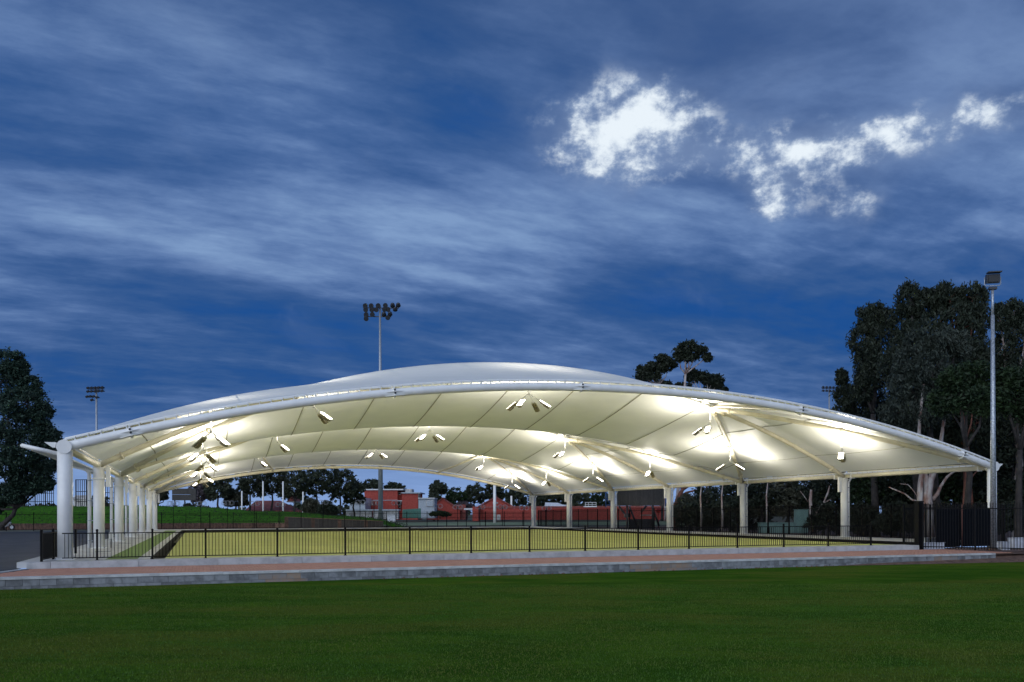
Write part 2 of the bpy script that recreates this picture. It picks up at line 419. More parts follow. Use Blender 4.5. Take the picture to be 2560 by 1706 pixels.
# short blades standing in the nearer part of the lawn
nb = 230000
yb = 9.5 + (27 - 9.5) * rng.random(nb) ** 1.15; xb_ = (rng.random(nb) * 2 - 1) * (yb * .62 + .5)
vb_ = (-(xb_ - X0) * SY + (yb - Y0) * CY)
kk = vb_ < VW - .02; xb_ = xb_[kk]; yb = yb[kk]; nb = len(xb_)
hb = rng.uniform(.012, .034, nb); wb = rng.uniform(.003, .008, nb); an_ = rng.uniform(0, 6.283, nb); lx, ly = rng.normal(0, .010, nb), rng.normal(0, .010, nb)
va = np.stack([xb_ - np.cos(an_) * wb, yb - np.sin(an_) * wb, np.full(nb, ZL - .001)], 1); vb2 = np.stack([xb_ + np.cos(an_) * wb, yb + np.sin(an_) * wb, np.full(nb, ZL - .001)], 1); vc = np.stack([xb_ + lx, yb + ly, ZL + hb], 1)
lawn_blades = (np.stack([va, vb2, vc], 1).reshape(-1, 3), np.arange(nb * 3).reshape(-1, 3))
tag(np_mesh('grass', lawn_blades[0], lawn_blades[1], M['leaf_lawn'], tri=True), kind='stuff')
# asphalt on the left
mb = MB(); mb.poly([G(-70, VW + .36, ZP - .03), G(-2.4, VW + .36, ZP - .03), G(-1.3, VK, ZP - .03), G(-1.3, 78, ZP - .03), G(-70, 78, ZP - .03)])
tag(mb.build('asphalt', M['asphalt']), kind='structure')
# ground under and beyond the right end
mb = MB(); mb.poly([G(UE, VW + .1, ZP - .05), G(120, VW + .1, ZP - .05), G(120, 78, ZP - .05), G(47.0, 78, ZP - .05), G(47.0, .1, ZP - .05), G(UE, .1, ZP - .05)])
tag(mb.build('dirt', M['soil']), kind='structure')
# terrace the green sits in: concrete path ring
plinth = thing('concrete_path', G(0, 0, 0), None, None); tag(plinth, kind='structure')
UGL, UGR, VGN, VGF = 2.95, 41.5, -.75, 62.0
mb = MB()
def slab(mb, u0, u1, v0, v1, z, h):
    mb.box(G((u0 + u1) / 2, (v0 + v1) / 2, z - h / 2), (u1 - u0, v1 - v0, h))
# slabs with open joints every three metres
def slabs(u0, u1, v0, v1, z, nu, nv, h=.2):
    for i in range(nu):
        for j in range(nv):
            a0 = u0 + (u1 - u0) * i / nu; a1 = u0 + (u1 - u0) * (i + 1) / nu
            b0 = v0 + (v1 - v0) * j / nv; b1 = v0 + (v1 - v0) * (j + 1) / nv
            t = MB(); slab(t, a0 + .006, a1 - .006, b0 + .006, b1 - .006, z + rng.uniform(-.003, .003), h)
            t.build('slab', M['conc'], plinth)
slabs(-1.3, 1.4, VK + .30, VGF + 8.5, 0, 1, 22)
slabs(2.5, UGL, VGN, VGF, 0, 1, 20)
slabs(1.4, UGL, VGF, VGF + 8.5, 0, 1, 3)
slabs(UGL, 47, VGF, VGF + 8.5, 0, 14, 2)
slabs(UGR, 47, .6, VGF, 0, 1, 20)
slabs(1.4, UE, VK + .30, VGN, 0, 12, 1)
mb = MB(); mb.box(G(22.9, 34.8, -.66), (46.5, 72.6, .1)); mb.build('sub_base', M['ditch'], plinth)
sheet_s = MB(); sheet_s.box(G(1.95, (VGN + VGF) / 2, -.06), (1.09, VGF - VGN - .02, .12))
tag(sheet_s.build('grass_strip', M['strip']), kind='structure')
# playing green
mb = MB(); mb.box(G((UGL + .42 + UGR - .42) / 2, (VGN + .04 + VGF - .4) / 2, -.355), (UGR - UGL - .84, VGF - VGN - .44, .45))
tag(mb.build('bowling_green', M['turf']), kind='structure')
# ditch boards round the green
bank = thing('ditch_edging', G(UGL, VGN, 0), 'black rubber-faced ditch edging framing the yellow-green playing surface', 'edging')
for (u0, u1, v0, v1, nm_) in ((UGL, UGL + .06, VGN, VGF - .07, 'side_board'), (UGR - .06, UGR, VGN + .7, VGF - .07, 'side_board'), (UGL, UGR, VGF - .06, VGF, 'end_board')):
    t = MB(); t.box(G((u0 + u1) / 2, (v0 + v1) / 2, -.28), (u1 - u0 - .004, v1 - v0 - .004, .62)); t.build(nm_, M['ditch'], bank)
t = MB(); t.box(G(UGL + .25, 30.6, -.50), (.33, 62, .03)); t.box(G(UGR - .24, 31, -.50), (.33, 61, .03)); t.box(G(22, VGF - .23, -.505), (37.6, .3, .03)); t.build('ditch_floor', M['ditch'], bank)

# kerb in front of the path
kerb = thing('kerb', G(0, VK, 0), None, None); tag(kerb, kind='structure')
ke = -.95; ks = []
while ke < UE:
    L = random.uniform(2.6, 3.3) if ke > -.9 else .75
    ks.append((ke, min(ke + L, UE))); ke += L
for a, b_ in ks:
    t = MB(); t.box(G((a + b_) / 2, VK + .15, -.125 + random.uniform(-.002, .002)), (b_ - a - .012, .28, .262))
    t.build('kerb_block', M['kerb'], kerb)
# brick paving with diagonal left end, concrete edge strip
pav = thing('brick_paving', G(0, -4, ZP), None, None); tag(pav, kind='structure')
t = MB(); t.poly([G(-2.2, VW + .33, ZP - .012), G(UE + 1.5, VW + .33, ZP - .012), G(UE + 1.5, VK + .02, ZP - .012), G(-.9, VK + .02, ZP - .012)], .1)
t.build('bedding', M['soil'], pav)
bc = bpy.data.materials.new('paving_brick'); bc.use_nodes = True
N = NT(bc.node_tree); b = N.n['Principled BSDF']; b.inputs['Roughness'].default_value = .9
rnd = N.add('ShaderNodeNewGeometry').outputs['Random Per Island']
cc = N.ramp(rnd, [(0, (.40, .165, .110)), (.5, (.50, .22, .145)), (1, (.56, .27, .18))])
cc = N.mix(N.math('MULTIPLY', N.noise(N.add('ShaderNodeTexCoord').outputs['Object'], .5, 4), .5), cc, (.44, .28, .19))
N.l.new(cc, b.inputs['Base Color']); M['paver'] = bc
bv = []; bq = []
k = 0
vv = VW + .36
while vv < VK - .02:
    uu = -2.2 + (.115 if k % 2 else 0)
    lim = -2.0 + (vv - (VW + .33)) / (VK - VW - .33) * 1.1
    while uu < UE + 1.4:
        if uu > lim + .14:
            h = ZP + random.uniform(0, .004)
            p = [G(uu, vv, h), G(uu + .215, vv, h), G(uu + .215, vv + .10, h), G(uu, vv + .10, h)]
            q = [G(uu, vv, ZP - .02), G(uu + .215, vv, ZP - .02)]
            o_ = len(bv); bv += [tuple(x) for x in p + q]
            bq += [(o_, o_ + 1, o_ + 2, o_ + 3), (o_ + 4, o_ + 5, o_ + 1, o_)]
        uu += .23
    vv += .112; k += 1
tag(np_mesh('paving_bricks', bv, bq, M['paver'], pav), kind='stuff')
t = MB(); t.poly([G(-2.25, VW + .36, ZP + .012), G(-2.02, VW + .36, ZP + .012), G(-.86, VK + .0, ZP + .012), G(-1.09, VK, ZP + .012)], .1); t.build('edge_strip', M['coping'], pav)
# retaining wall of grey blocks with a pale coping
rw = thing('retaining_wall', G(0, VW, ZL), 'low grey concrete block wall with pale coping between lawn and brick paving', 'wall')
rbm = MB(); rbm.box((0, 0, 0), (.446, .19, .192), Vector((1, 0, 0)), Vector((0, 1, 0)))
blk = None
u = -33.0; i = 0
while u < UE - .3:
    for row in (0, 1):
        uu = u + (.225 if row else 0)
        rust = (math.sin(u * .9 + 1.3) + math.sin(u * .37)) > 1.25
        loc = G(uu + .225, VW + .10 + random.uniform(-.004, .004), ZP - .068 - .098 - row * .2 - .004)
        key = 'r' if rust else 'n'
        if blk is None:
            blk = {'n': rbm.build('block', M['block'], rw, loc=loc, rotz=YAW), 'r': None}; continue
        if key == 'r' and blk['r'] is None:
            blk['r'] = rbm.build('block', M['block_rust'], rw, loc=loc, rotz=YAW); continue
        inst('block', blk[key], loc, rw, YAW + random.uniform(-.006, .006))
    u += .454
t = MB(); t.box(G(2.8, VW + .16, ZL + .1), (71.6, .17, .45)); t.build('backing', M['block'], rw)
a = -33.0
while a < UE - .1:
    b_ = min(a + 2.4, UE)
    t = MB(); t.box(G((a + b_) / 2, VW + .17, ZP - .032 + random.uniform(-.002, .002)), (b_ - a - .006, .38, .07)); t.build('coping', M['coping'], rw)
    a = b_
# soil and rubble strip where the lawn meets the wall on the right
sv = []; sq = []
for i in range(900):
    uu = rng.uniform(10, 52) ** 1.0; vv_ = VW - .02 - abs(rng.normal(0, .06 + max(0, uu - 34) * .03))
    if uu < 34 and rng.random() < .75: continue
    if uu > UE: vv_ = VW + rng.uniform(-.8, 1.2)
    r_ = rng.uniform(.02, .06); c_ = G(uu, vv_, ZL + (.0 if uu < UE else .05)); o_ = len(sv)
    for dxx, dyy, dzz in ((r_, 0, 0), (0, r_, 0), (-r_, 0, 0), (0, -r_, 0), (0, 0, r_ * .8)): sv.append((c_.x + dxx, c_.y + dyy, c_.z + dzz))
    sq += [(o_, o_ + 1, o_ + 4), (o_ + 1, o_ + 2, o_ + 4), (o_ + 2, o_ + 3, o_ + 4), (o_ + 3, o_, o_ + 4)]
tag(np_mesh('soil_crumbs', sv, sq, M['soil'], tri=True), kind='stuff')
t = MB(); t.poly([G(UE - .1, VW - .9, ZL + .02), G(60, VW - 1.2, ZL + .03), G(60, VW + 1.8, ZP - .03), G(UE - .05, VW + .5, ZP - .06), G(30, VW - .01, ZL + .006), G(30, VW - .10, ZL + .004)], .05)
tag(t.build('bare_soil', M['soil']), kind='structure')

# ------------------------------------------------------------------ canopy geometry
UC = W / 2; NU = 10.4; ZN = 8.35
ZB = 4.12
def A(u): return 7.40 - 3.23 * (abs(u - UC) / UC) ** 2.05
def Rm(u): return 10.5 - 1.85 * ((u - UC) / (UC - NU)) ** 2
n1_, n2_, nv_ = 22, 52, 22
us = np.concatenate([np.linspace(0, NU, n1_, endpoint=False), np.linspace(NU, W - NU, n2_, endpoint=False), np.linspace(W - NU, W, n1_ + 1)])
vs_ = np.linspace(0, 6 * B, 6 * nv_ + 1)
nu_t, nv_t = len(us), len(vs_)
Z = np.zeros((nu_t, nv_t)); fixed = np.zeros((nu_t, nv_t), bool)
UU, VV = np.meshgrid(us, vs_, indexing='ij')
def fan_mem(t): return (1 - t) * (ZN + .30) + t * 4.43 + .34 * math.sin(math.pi * t)
Z[:] = 4.4 + 4 * np.sin(np.pi * UU / W)
def fix(i, j, z): Z[i, j] = z; fixed[i, j] = True
for j in range(nv_t): fix(0, j, 4.43); fix(nu_t - 1, j, 4.43)
for i, u in enumerate(us):
    for j in (0, nv_t - 1): fix(i, j, max(4.43, A(u) + .33))
    for j in (2 * nv_, 4 * nv_): fix(i, j, 4.43 + (A(u) + .47 - 4.43 - .25 * (1 - 0)) * 1.0 + .25 * min(1, min(u, W - u) / 6) if 0 < i < nu_t - 1 else 4.43)
    for k in (1, 3, 5):
        if NU - 1e-6 <= u <= W - NU + 1e-6: fix(i, k * nv_, Rm(u))
        else:
            t = 1 - min(u, W - u) / NU
            fix(i, k * nv_, fan_mem(t))
for k in (1, 3, 5):
    for s_ in (-1, 1):
        for q in range(n1_ + 1):
            t = q / n1_
            for i in (n1_ - q, nu_t - 1 - n1_ + q):
                fix(i, k * nv_ + s_ * q, fan_mem(t))
du = np.diff(us); dv = vs_[1] - vs_[0]
wl = 1 / (du[:-1] * (du[:-1] + du[1:]) / 2); wr = 1 / (du[1:] * (du[:-1] + du[1:]) / 2); wv = 1 / dv ** 2
DEN = (wl + wr)[:, None] + 2 * wv
Zi = Z
free = ~fixed[1:-1, 1:-1]
par = (np.add.outer(np.arange(nu_t - 2), np.arange(nv_t - 2)) % 2)
for it in range(900):
    for c_ in (0, 1):
        new = (wl[:, None] * Zi[:-2, 1:-1] + wr[:, None] * Zi[2:, 1:-1] + wv * (Zi[1:-1, :-2] + Zi[1:-1, 2:])) / DEN
        msk = free & (par == c_)
        inner = Zi[1:-1, 1:-1]
        inner[msk] += 1.75 * (new[msk] - inner[msk])
def Zm(u, v):
    i = int(np.clip(np.searchsorted(us, u, 'right') - 1, 0, nu_t - 2)); j = int(np.clip(v / dv, 0, nv_t - 2))
    a = (u - us[i]) / (us[i + 1] - us[i]); b = (v - vs_[j]) / dv
    return (1 - a) * (1 - b) * Z[i, j] + a * (1 - b) * Z[i + 1, j] + (1 - a) * b * Z[i, j + 1] + a * b * Z[i + 1, j + 1]

canopy = thing('tensile_canopy', G(0, 0, 0), 'huge white tensile membrane canopy on white steel columns over the bowling green', 'canopy')
XX = X0 + CY * UU - SY * VV; YY = Y0 + SY * UU + CY * VV
verts = np.stack([XX, YY, Z], -1).reshape(-1, 3)
tris = []
for i in range(nu_t - 1):
    uc_ = (us[i] + us[i + 1]) / 2
    for j in range(nv_t - 1):
        a_, b_, c_, d_ = i * nv_t + j, (i + 1) * nv_t + j, (i + 1) * nv_t + j + 1, i * nv_t + j + 1
        vm = ((vs_[j] + vs_[j + 1]) / 2 / B) % 2
        left = uc_ < UC
        # diagonal follows the fan tubes
        rising = (vm < 1) if left else (vm > 1)
        if rising: tris += [(a_, b_, c_), (a_, c_, d_)]
        else: tris += [(a_, b_, d_), (b_, c_, d_)]
np_mesh('membrane', verts, tris, M['membrane'], canopy, smooth=True, tri=True)
# welded seams
for k in range(-5, 6):
    u = UC + 4.15 * k
    mb = MB(); seg = 132; top = []
    for j in range(seg + 1):
        v = 6 * B * j / seg; z = Zm(u, v)
        for s_ in (-1, 1):
            for zz in (-.03, -.008): top.append(G(u + s_ * .028, v, z + zz))
    fs = []
    for j in range(seg):
        a_ = j * 4; b_ = a_ + 4
        fs += [(a_, b_, b_ + 2, a_ + 2), (a_ + 1, a_ + 3, b_ + 3, b_ + 1), (a_, a_ + 1, b_ + 1, b_), (a_ + 2, b_ + 2, b_ + 3, a_ + 3)]
    mb._add(top, fs); mb.build('seam', M['seam'], canopy)
# columns
def column(i, side):
    u = 0 if side < 0 else W
    v = i * B; r = .262 if side < 0 else .235
    base = 0 if not (side > 0 and i == 0) else ZP - .1
    rr = r if i else (.262 if side < 0 else .24)
    mb = MB(); mb.tube([G(u, v, base), G(u, v, 4.02)], rr, 28)
    c_ = mb.build('column', M['steel'], canopy)
    t = MB(); t.box(G(u, v, base + .012), (.68, .68, .022)); t.tube([G(u, v, base + .02), G(u, v, base + .05)], rr + .03, 20); t.build('base_plate', M['steel'], c_)
    for bx, by in ((1, 1), (1, -1), (-1, 1), (-1, -1)):
        t = MB(); t.tube([G(u + bx * .28, v + by * .28, base + .02), G(u + bx * .28, v + by * .28, base + .07)], .022, 6); t.build('anchor_bolt', M['galv'], c_)
    if i in (0, 6):
        t = MB(); t.tube([G(u - .0, v - .27, 4.17), G(u, v + .27, 4.17)], .26, 24); t.build('arch_hub', M['steel'], c_)
    if 0 < i:
        s_ = -1 if side < 0 else 1
        po = u + (s_ * (.46 if side < 0 else .36)) ; pv = v + (.28 if side < 0 else -.02)
        r0 = .09 if side < 0 else .065
        t = MB(); t.tube([G(po + s_ * .22, pv, 4.10), G(po + s_ * .14, pv, 3.92), G(po, pv, 3.72), G(po, pv, base)], r0, 10); d_ = t.build('downpipe', M['steel'], c_)
        for zz in (3.35, 2.35, 1.35, .35):
            t = MB(); t.tube([G(po, pv, zz), G(po, pv, zz + .045)], r0 + .014, 10); t.box(G((po + u) / 2 + s_ * .06, pv * .5 + v * .5, zz + .02), (.22, .04, .03)); t.build('pipe_clamp', M['galv'] , c_)
        # rainwater head on the inner face
        t = MB(); t.box(G(u - s_ * .42, v - .05, 3.55), (.20, .16, 1.0)); t.box(G(u - s_ * .30, v - .05, 3.95), (.12, .10, .10)); t.build('gutter_box', M['steel'], c_)
        t = MB(); t.box(G(u, v, 3.45), (rr * 2 + .05, rr * 2 + .05, .05)) if side < 0 else t.box(G(u, v, 3.9), (rr * 2 + .04, rr * 2 + .04, .04)); t.build('collar_band', M['steel'], c_)
    return c_
for side in (-1, 1):
    for i in range(7): column(i, side)
# rain spouts at the front corners
for u_, s_ in ((0, -1), (W, 1)):
    t = MB()
    pts = [G(u_ + s_ * x, -.02, z) for x, z in ((.30, 4.14), (.40, 4.14), (.66, 4.33), (.27, 4.33))]
    t.poly([p + VD * .14 for p in pts], .28, VD); t.build('rain_spout', M['steel'], canopy)
# perimeter arches
for v in (0, 6 * B):
    t = MB(); t.tube([G(u, v, A(u)) for u in np.linspace(0, W, 90)], .178, 20); arch = t.build('arch_tube', M['steel'] if v == 0 else M['lamp_tint'], canopy)
    # clamping rail under the fabric edge
    n = 104 if v == 0 else 0
    t = MB()
    if v == 0:
        for q in range(n):
            ua = W * q / n; ub = W * (q + 1) / n; um = (ua + ub) / 2
            d_ = (G(ub, v, A(ub)) - G(ua, v, A(ua))); L = d_.length; d_.normalize(); nz = d_.cross(VD) * -1
            if nz.z < 0: nz = -nz
            p_ = G(um, v, A(um)) + nz * .235
            t = MB(); t.box(p_ + nz * .035, (L - .035, .10, .05), d_, VD, nz); t.box(p_ - nz * .03 + d_ * (L / 2 - .05), (.05, .03, .10), d_, VD, nz); t.build('clamp_plate', M['steel'], canopy)
        t = MB(); t.tube([G(u, v, A(u)) + ZD * .32 for u in np.linspace(0, W, 90)], .03, 8); t.build('keder_rail', M['steel'], canopy)
    else:
        t.tube([G(u, v, A(u)) + ZD * .30 for u in np.linspace(0, W, 60)], .06, 8); t.build('keder_rail', M['steel'], canopy)
    # splice brackets
    for u in (2.25, 12.4, 21.0, W - 12.4 - .4, W - 2.2) if v == 0 else (2.25, 17.0, 30.4, W - 2.2):
        dd_ = (G(u + .1, v, A(u + .1)) - G(u - .1, v, A(u - .1))).normalized(); nn = dd_.cross(VD); nn = nn if nn.z > 0 else -nn
        c0 = G(u, v, A(u))
        t = MB(); t.tube([c0 - dd_ * .035, c0 + dd_ * .035], .235, 16)
        for oz in (-.12, .05):
            t.poly([c0 - dd_ * .42 - VD * .16 + nn * oz, c0 - dd_ * .06 - VD * .27 + nn * oz, c0 + dd_ * .06 - VD * .27 + nn * oz, c0 + dd_ * .42 - VD * .16 + nn * oz], .03, nn)
        t.build('splice_bracket', M['steel'], canopy)
        t = MB()
        for oz in (.10, -.03): t.sphere(c0 - VD * .24 + nn * oz, .045, 8, 5)
        t.build('bolt', M['dark'], canopy)
# side beams
for u_, s_ in ((0, -1), (W, 1)):
    for i in range(6):
        t = MB(); t.tube([G(u_, i * B + (.2 if i else .1), ZB), G(u_, (i + 1) * B - .2, ZB)], .135, 16); bm_ = t.build('side_beam', M['lamp_tint'], canopy)
        t = MB(); n = 24
        for q in range(n):
            va = i * B + .35 + (B - .7) * q / n; vb = i * B + .35 + (B - .7) * (q + 1) / n
            t.box(G(u_, (va + vb) / 2, ZB + .265), (.07, vb - va - .05, .03)); t.box(G(u_, va, ZB + .19), (.03, .03, .12))
        t.build('clamp_rail', M['lamp_tint'], bm_)
        for vv_ in (i * B + .8, (i + 1) * B - .8):
            t = MB(); t.box(G(u_, vv_, ZB), (.34, .06, .34)); t.build('flange', M['steel'], bm_)
    t = MB(); t.tube([G(u_, 0, 4.34), G(u_, 6 * B, 4.34)], .028, 6); t.build('keder_rail', M['steel'], canopy)
    # box gutter along the outside of the beam
    t = MB(); t.box(G(u_ + s_ * .27, 3 * B, ZB + .10), (.22, 6 * B - .6, .03)); t.box(G(u_ + s_ * .375, 3 * B, ZB + .17), (.015, 6 * B - .6, .15)); t.build('gutter', M['steel'], canopy)
# fan tubes, nodes, ridge tubes
def fan_pts(un, vn, uc_, vc_, n=14):
    return [G(un + (uc_ - un) * t, vn + (vc_ - vn) * t, (1 - t) * ZN + t * 4.12 + .30 * math.sin(math.pi * t)) for t in np.linspace(0, 1, n)]
for k in (1, 3, 5):
    for side in (-1, 1):
        un = NU if side < 0 else W - NU; uc_ = 0 if side < 0 else W
        t = MB(); t.tube([G(un, k * B, ZN - .28), G(un, k * B, ZN + .22)], .20, 18); t.box(G(un, k * B, ZN), (.62, .5, .05)); t.build('node_hub', M['steel'], canopy)
        for dvv in (-1, 0, 1):
            pts = fan_pts(un, k * B, uc_, (k + dvv) * B)
            t = MB(); t.tube(pts, .135, 16); f_ = t.build('fan_tube', M['lamp_tint'], canopy)
            for tt_ in (.07, .5, .9) if dvv else (.08, .9):
                i0 = tt_ * (len(pts) - 1); i1 = int(i0); p_ = pts[i1].lerp(pts[min(i1 + 1, len(pts) - 1)], i0 - i1); d_ = (pts[min(i1 + 1, len(pts) - 1)] - pts[i1]).normalized()
                t = MB(); t.tube([p_ - d_ * .05, p_ + d_ * .05], .185, 14)
                t.box(p_ - ZD * .16, (.30, .05, .12), d_, d_.cross(ZD).normalized(), ZD); t.build('collar', M['lamp_tint'], f_)
    t = MB(); t.tube([G(u, k * B, Rm(u) - .30) for u in np.linspace(NU, W - NU, 40)], .135, 16); rt = t.build('ridge_tube', M['steel'], canopy)
    for u in (NU + .9, W - NU - .9):
        t = MB(); t.tube([G(u - .05, k * B, Rm(u) - .30), G(u + .05, k * B, Rm(u) - .30)], .19, 14); t.build('collar', M['steel'], rt)
for k, ve in ((1, 0), (5, 6 * B)):
    for side in (-1, 1):
        un = NU if side < 0 else W - NU; ue = 12.95 if side < 0 else W - 12.95
        pts = []
        for t_ in np.linspace(0, 1, 14):
            u = un + (ue - un) * t_; v = k * B + (ve - k * B) * t_
            z = Zm(u, v) - .24 if t_ < .99 else A(ue)
            if t_ == 0: z = ZN
            pts.append(G(u, v, z))
        t = MB(); t.tube(pts, .10, 12); t.build('tie_strut', M['lamp_tint'], canopy)

# side awning: ribbed steel roof outside the left columns
aw = thing('side_awning', G(-.7, 0, 4), 'narrow ribbed steel awning cantilevered outside the left row of columns', 'awning')
t = MB(); t.tube([G(-1.42, 0, 4.20), G(-.2, 0, 3.92)], .075, 12); t.build('front_edge_pipe', M['steel'], aw)
t = MB(); t.tube([G(-1.42, 0, 4.20), G(-1.42, 6 * B, 4.20)], .05, 10); t.build('eave_pipe', M['steel'], aw)
def awn_rib(v):
    t = MB()
    a_ = G(-1.40, v, 4.17); b_ = G(-.28, v, 3.93)
    d_ = (b_ - a_).normalized(); nn = d_.cross(VD); nn = nn if nn.z > 0 else -nn
    t.box((a_ + b_) / 2, ((b_ - a_).length, .40, .018), d_, VD, nn); t.box((a_ + b_) / 2 + nn * .03 + VD * .17, ((b_ - a_).length, .06, .05), d_, VD, nn)
    return t
first = awn_rib(.3).build('roof_sheet', M['steel'], aw)
n = int(6 * B / .42) - 1
for q in range(1, n): inst('roof_sheet', first, rootloc(aw) + VD * .42 * q, aw)
for i in range(1, 7):
    t = MB(); t.box(G(-.75, i * B + .15, 3.93), (1.1, .06, .10), (G(-.2, 0, 3.85) - G(-1.42, 0, 4.13)).normalized(), VD); t.build('bracket_arm', M['steel'], aw)

# ------------------------------------------------------------------ pendant floodlights
POWER = 215.0
def lamp_meshes():
    b_ = MB(); X, Y, Zv = Vector((1, 0, 0)), Vector((0, 1, 0)), Vector((0, 0, 1))
    b_.box((.40, 0, 0), (.74, .30, .07), X, Y, Zv); b_.box((.02, 0, 0), (.10, .14, .05), X, Y, Zv)
    g_ = MB(); g_.box((.55, 0, -.085), (.34, .20, .10), X, Y, Zv); g_.box((.20, .06, -.07), (.22, .09, .07), X, Y, Zv); g_.box((.20, -.08, -.065), (.16, .05, .06), X, Y, Zv)
    f_ = MB(); f_.tube([(.03, .17, 0), (.78, .17, 0)], .018, 6); f_.tube([(.03, -.17, 0), (.78, -.17, 0)], .018, 6); f_.tube([(.03, -.17, 0), (.03, .17, 0)], .018, 6)
    l_ = MB(); l_.box((.41, 0, .042), (.68, .25, .014), X, Y, Zv)
    return b_, g_, f_, l_
LB, LG, LF, LL = lamp_meshes()
first_l = {}
def lamp_head(root, joint, d, slope, armlen):
    dh = d.normalized(); ax = (dh * math.cos(slope) - ZD * math.sin(slope)).normalized(); nz = (dh * math.sin(slope) + ZD * math.cos(slope)).normalized(); ay = nz.cross(ax)
    e = joint + ax * armlen
    t = MB(); t.tube([joint, joint + ax * (armlen + .02)], .026, 8); t.tube([e - ax * .05, e + ax * .0], .05, 8); t.build('arm', M['steel'], root)
    mt = Matrix((ax, ay, nz)).transposed().to_4x4(); org = rootloc(root)
    mt.translation = e - org
    if not first_l:
        for key, mb_, mm, nm_ in (('b', LB, 'lamp_body', 'lamp_head'), ('g', LG, 'lamp_gear', 'gear_box'), ('f', LF, 'steel', 'lamp_frame'), ('l', LL, 'lens', 'lens')):
            me = bpy.data.meshes.new(nm_); me.from_pydata(mb_.v, [], mb_.f); me.materials.append(M[mm]); first_l[key] = (me, nm_)
        ld = bpy.data.lights.new('lamp_light', 'AREA'); ld.shape = 'RECTANGLE'; ld.size = .66; ld.size_y = .24; ld.energy = POWER; ld.color = (1, .93, .81); first_l['ld'] = ld
    me, nm_ = first_l['b']; h = bpy.data.objects.new(nm_, me); col.objects.link(h); h.parent = root; h.matrix_local = mt
    for key in 'gfl':
        me, nm_ = first_l[key]; s_ = bpy.data.objects.new(nm_, me); col.objects.link(s_); s_.parent = h
    lo = bpy.data.objects.new('lamp_light', first_l['ld']); col.objects.link(lo); lo.parent = h
    lo.location = (.41, 0, .056); lo.rotation_euler = (math.pi, 0, 0)
def pendant(u, v, ztop, zj, dirs, label, group, armlen=.62):
    r_ = thing('pendant_floodlight', G(u, v, zj), label, 'pendant light', group)
    t = MB(); t.tube([G(u, v, ztop), G(u, v, zj)], .045, 10); t.build('pole', M['steel'], r_)
    t = MB(); t.sphere(G(u, v, zj), .075, 10, 6); t.tube([G(u, v, zj), G(u, v, zj + .14)], .06, 10); t.build('joint', M['steel'], r_)
    for d in dirs: lamp_head(r_, G(u, v, zj), UD * d[0] + VD * d[1], R(33), armlen)
bayn = {1: 'nearest', 3: 'middle', 5: 'farthest'}
s7 = .7071
def fanz(t): return (1 - t) * ZN + t * 4.12 + .30 * math.sin(math.pi * t)
for k in (1, 3, 5):
    gname = 'pendant floodlights under the canopy'
    pendant(UC, k * B, Rm(UC) - .4, 8.72, [(s7, s7), (s7, -s7), (-s7, s7), (-s7, -s7)], 'four-armed floodlight cluster hanging at the centre of the %s canopy bay' % bayn[k], gname, .85)
    for side in (-1, 1):
        sn = 'left' if side < 0 else 'right'
        un = NU if side < 0 else W - NU
        pendant(un - side * .12, k * B, ZN - .1, 7.42, [(-side * s7, s7), (-side * s7, -s7)], 'two-armed floodlight hung from the %s strut hub of the %s canopy bay' % (sn, bayn[k]), gname, .55)
        for sv_, tname in ((-1, 'front'), (1, 'rear')):
            tt_ = .5 if sv_ < 0 else .53
            u = un + side * NU * tt_; v = k * B + sv_ * B * tt_
            pd = Vector((side * -sv_ * 1.0, 1.0)); fd = Vector((side, sv_)); pdv = Vector((-fd.y, fd.x)).normalized()
            pendant(u, v, fanz(tt_), 5.42, [tuple(pdv), tuple(-pdv)], 'two-armed floodlight under the %s diagonal tube, %s side of the %s bay' % (tname, sn, bayn[k]), gname, .42)

# ------------------------------------------------------------------ front picket fence
VF = -1.16
ff = thing('picket_fence', G(0, VF, 0), 'waist-high black steel picket fence along the front of the bowling green', 'fence')
posts = [0.02, 1.19, 3.05] + [4.91 + 2.625 * i for i in range(13)]
posts = [p for p in posts if p < 38.5] 
pmb = MB(); X_, Y_ = Vector((1, 0, 0)), Vector((0, 1, 0)); pmb.box((0, 0, .53), (.066, .066, 1.06), X_, Y_); pmb.sphere((0, 0, 1.09), .046, 10, 6); pmb.box((0, 0, .006), (.13, .13, .012), X_, Y_)
pf = None
for p in posts[1:]:
    if pf is None: pf = pmb.build('post', M['black'], ff, loc=G(p, VF, .0), rotz=YAW)
    else: inst('post', pf, G(p, VF, 0), ff, YAW)
pk = MB(); pk.box((0, 0, .52), (.019, .019, .88), X_, Y_); pk0 = None
allp = []
for a_, b_ in zip(posts[:-1], posts[1:]):
    t = MB(); t.box(G((a_ + b_) / 2, VF, .985), (b_ - a_ - .068, .038, .038)); t.build('top_rail', M['black'], ff)
    t = MB(); t.box(G((a_ + b_) / 2, VF, .10), (b_ - a_ - .068, .038, .034)); t.build('bottom_rail', M['black'], ff)
    nn = int(round((b_ - a_) / .119)); 
    for q in range(1, nn): allp.append(a_ + (b_ - a_) * q / nn)
allp.sort()
for p in allp[:300]:
    if pk0 is None: pk0 = pk.build('picket', M['black'], ff, loc=G(p, VF, 0), rotz=YAW)
    else: inst('picket', pk0, G(p, VF, 0), ff, YAW)
if allp[300:]:
    t = MB()
    for p in allp[300:]: t.box(G(p, VF, .52), (.019, .019, .88))
    tag(t.build('far_pickets', M['black'], ff), kind='stuff')
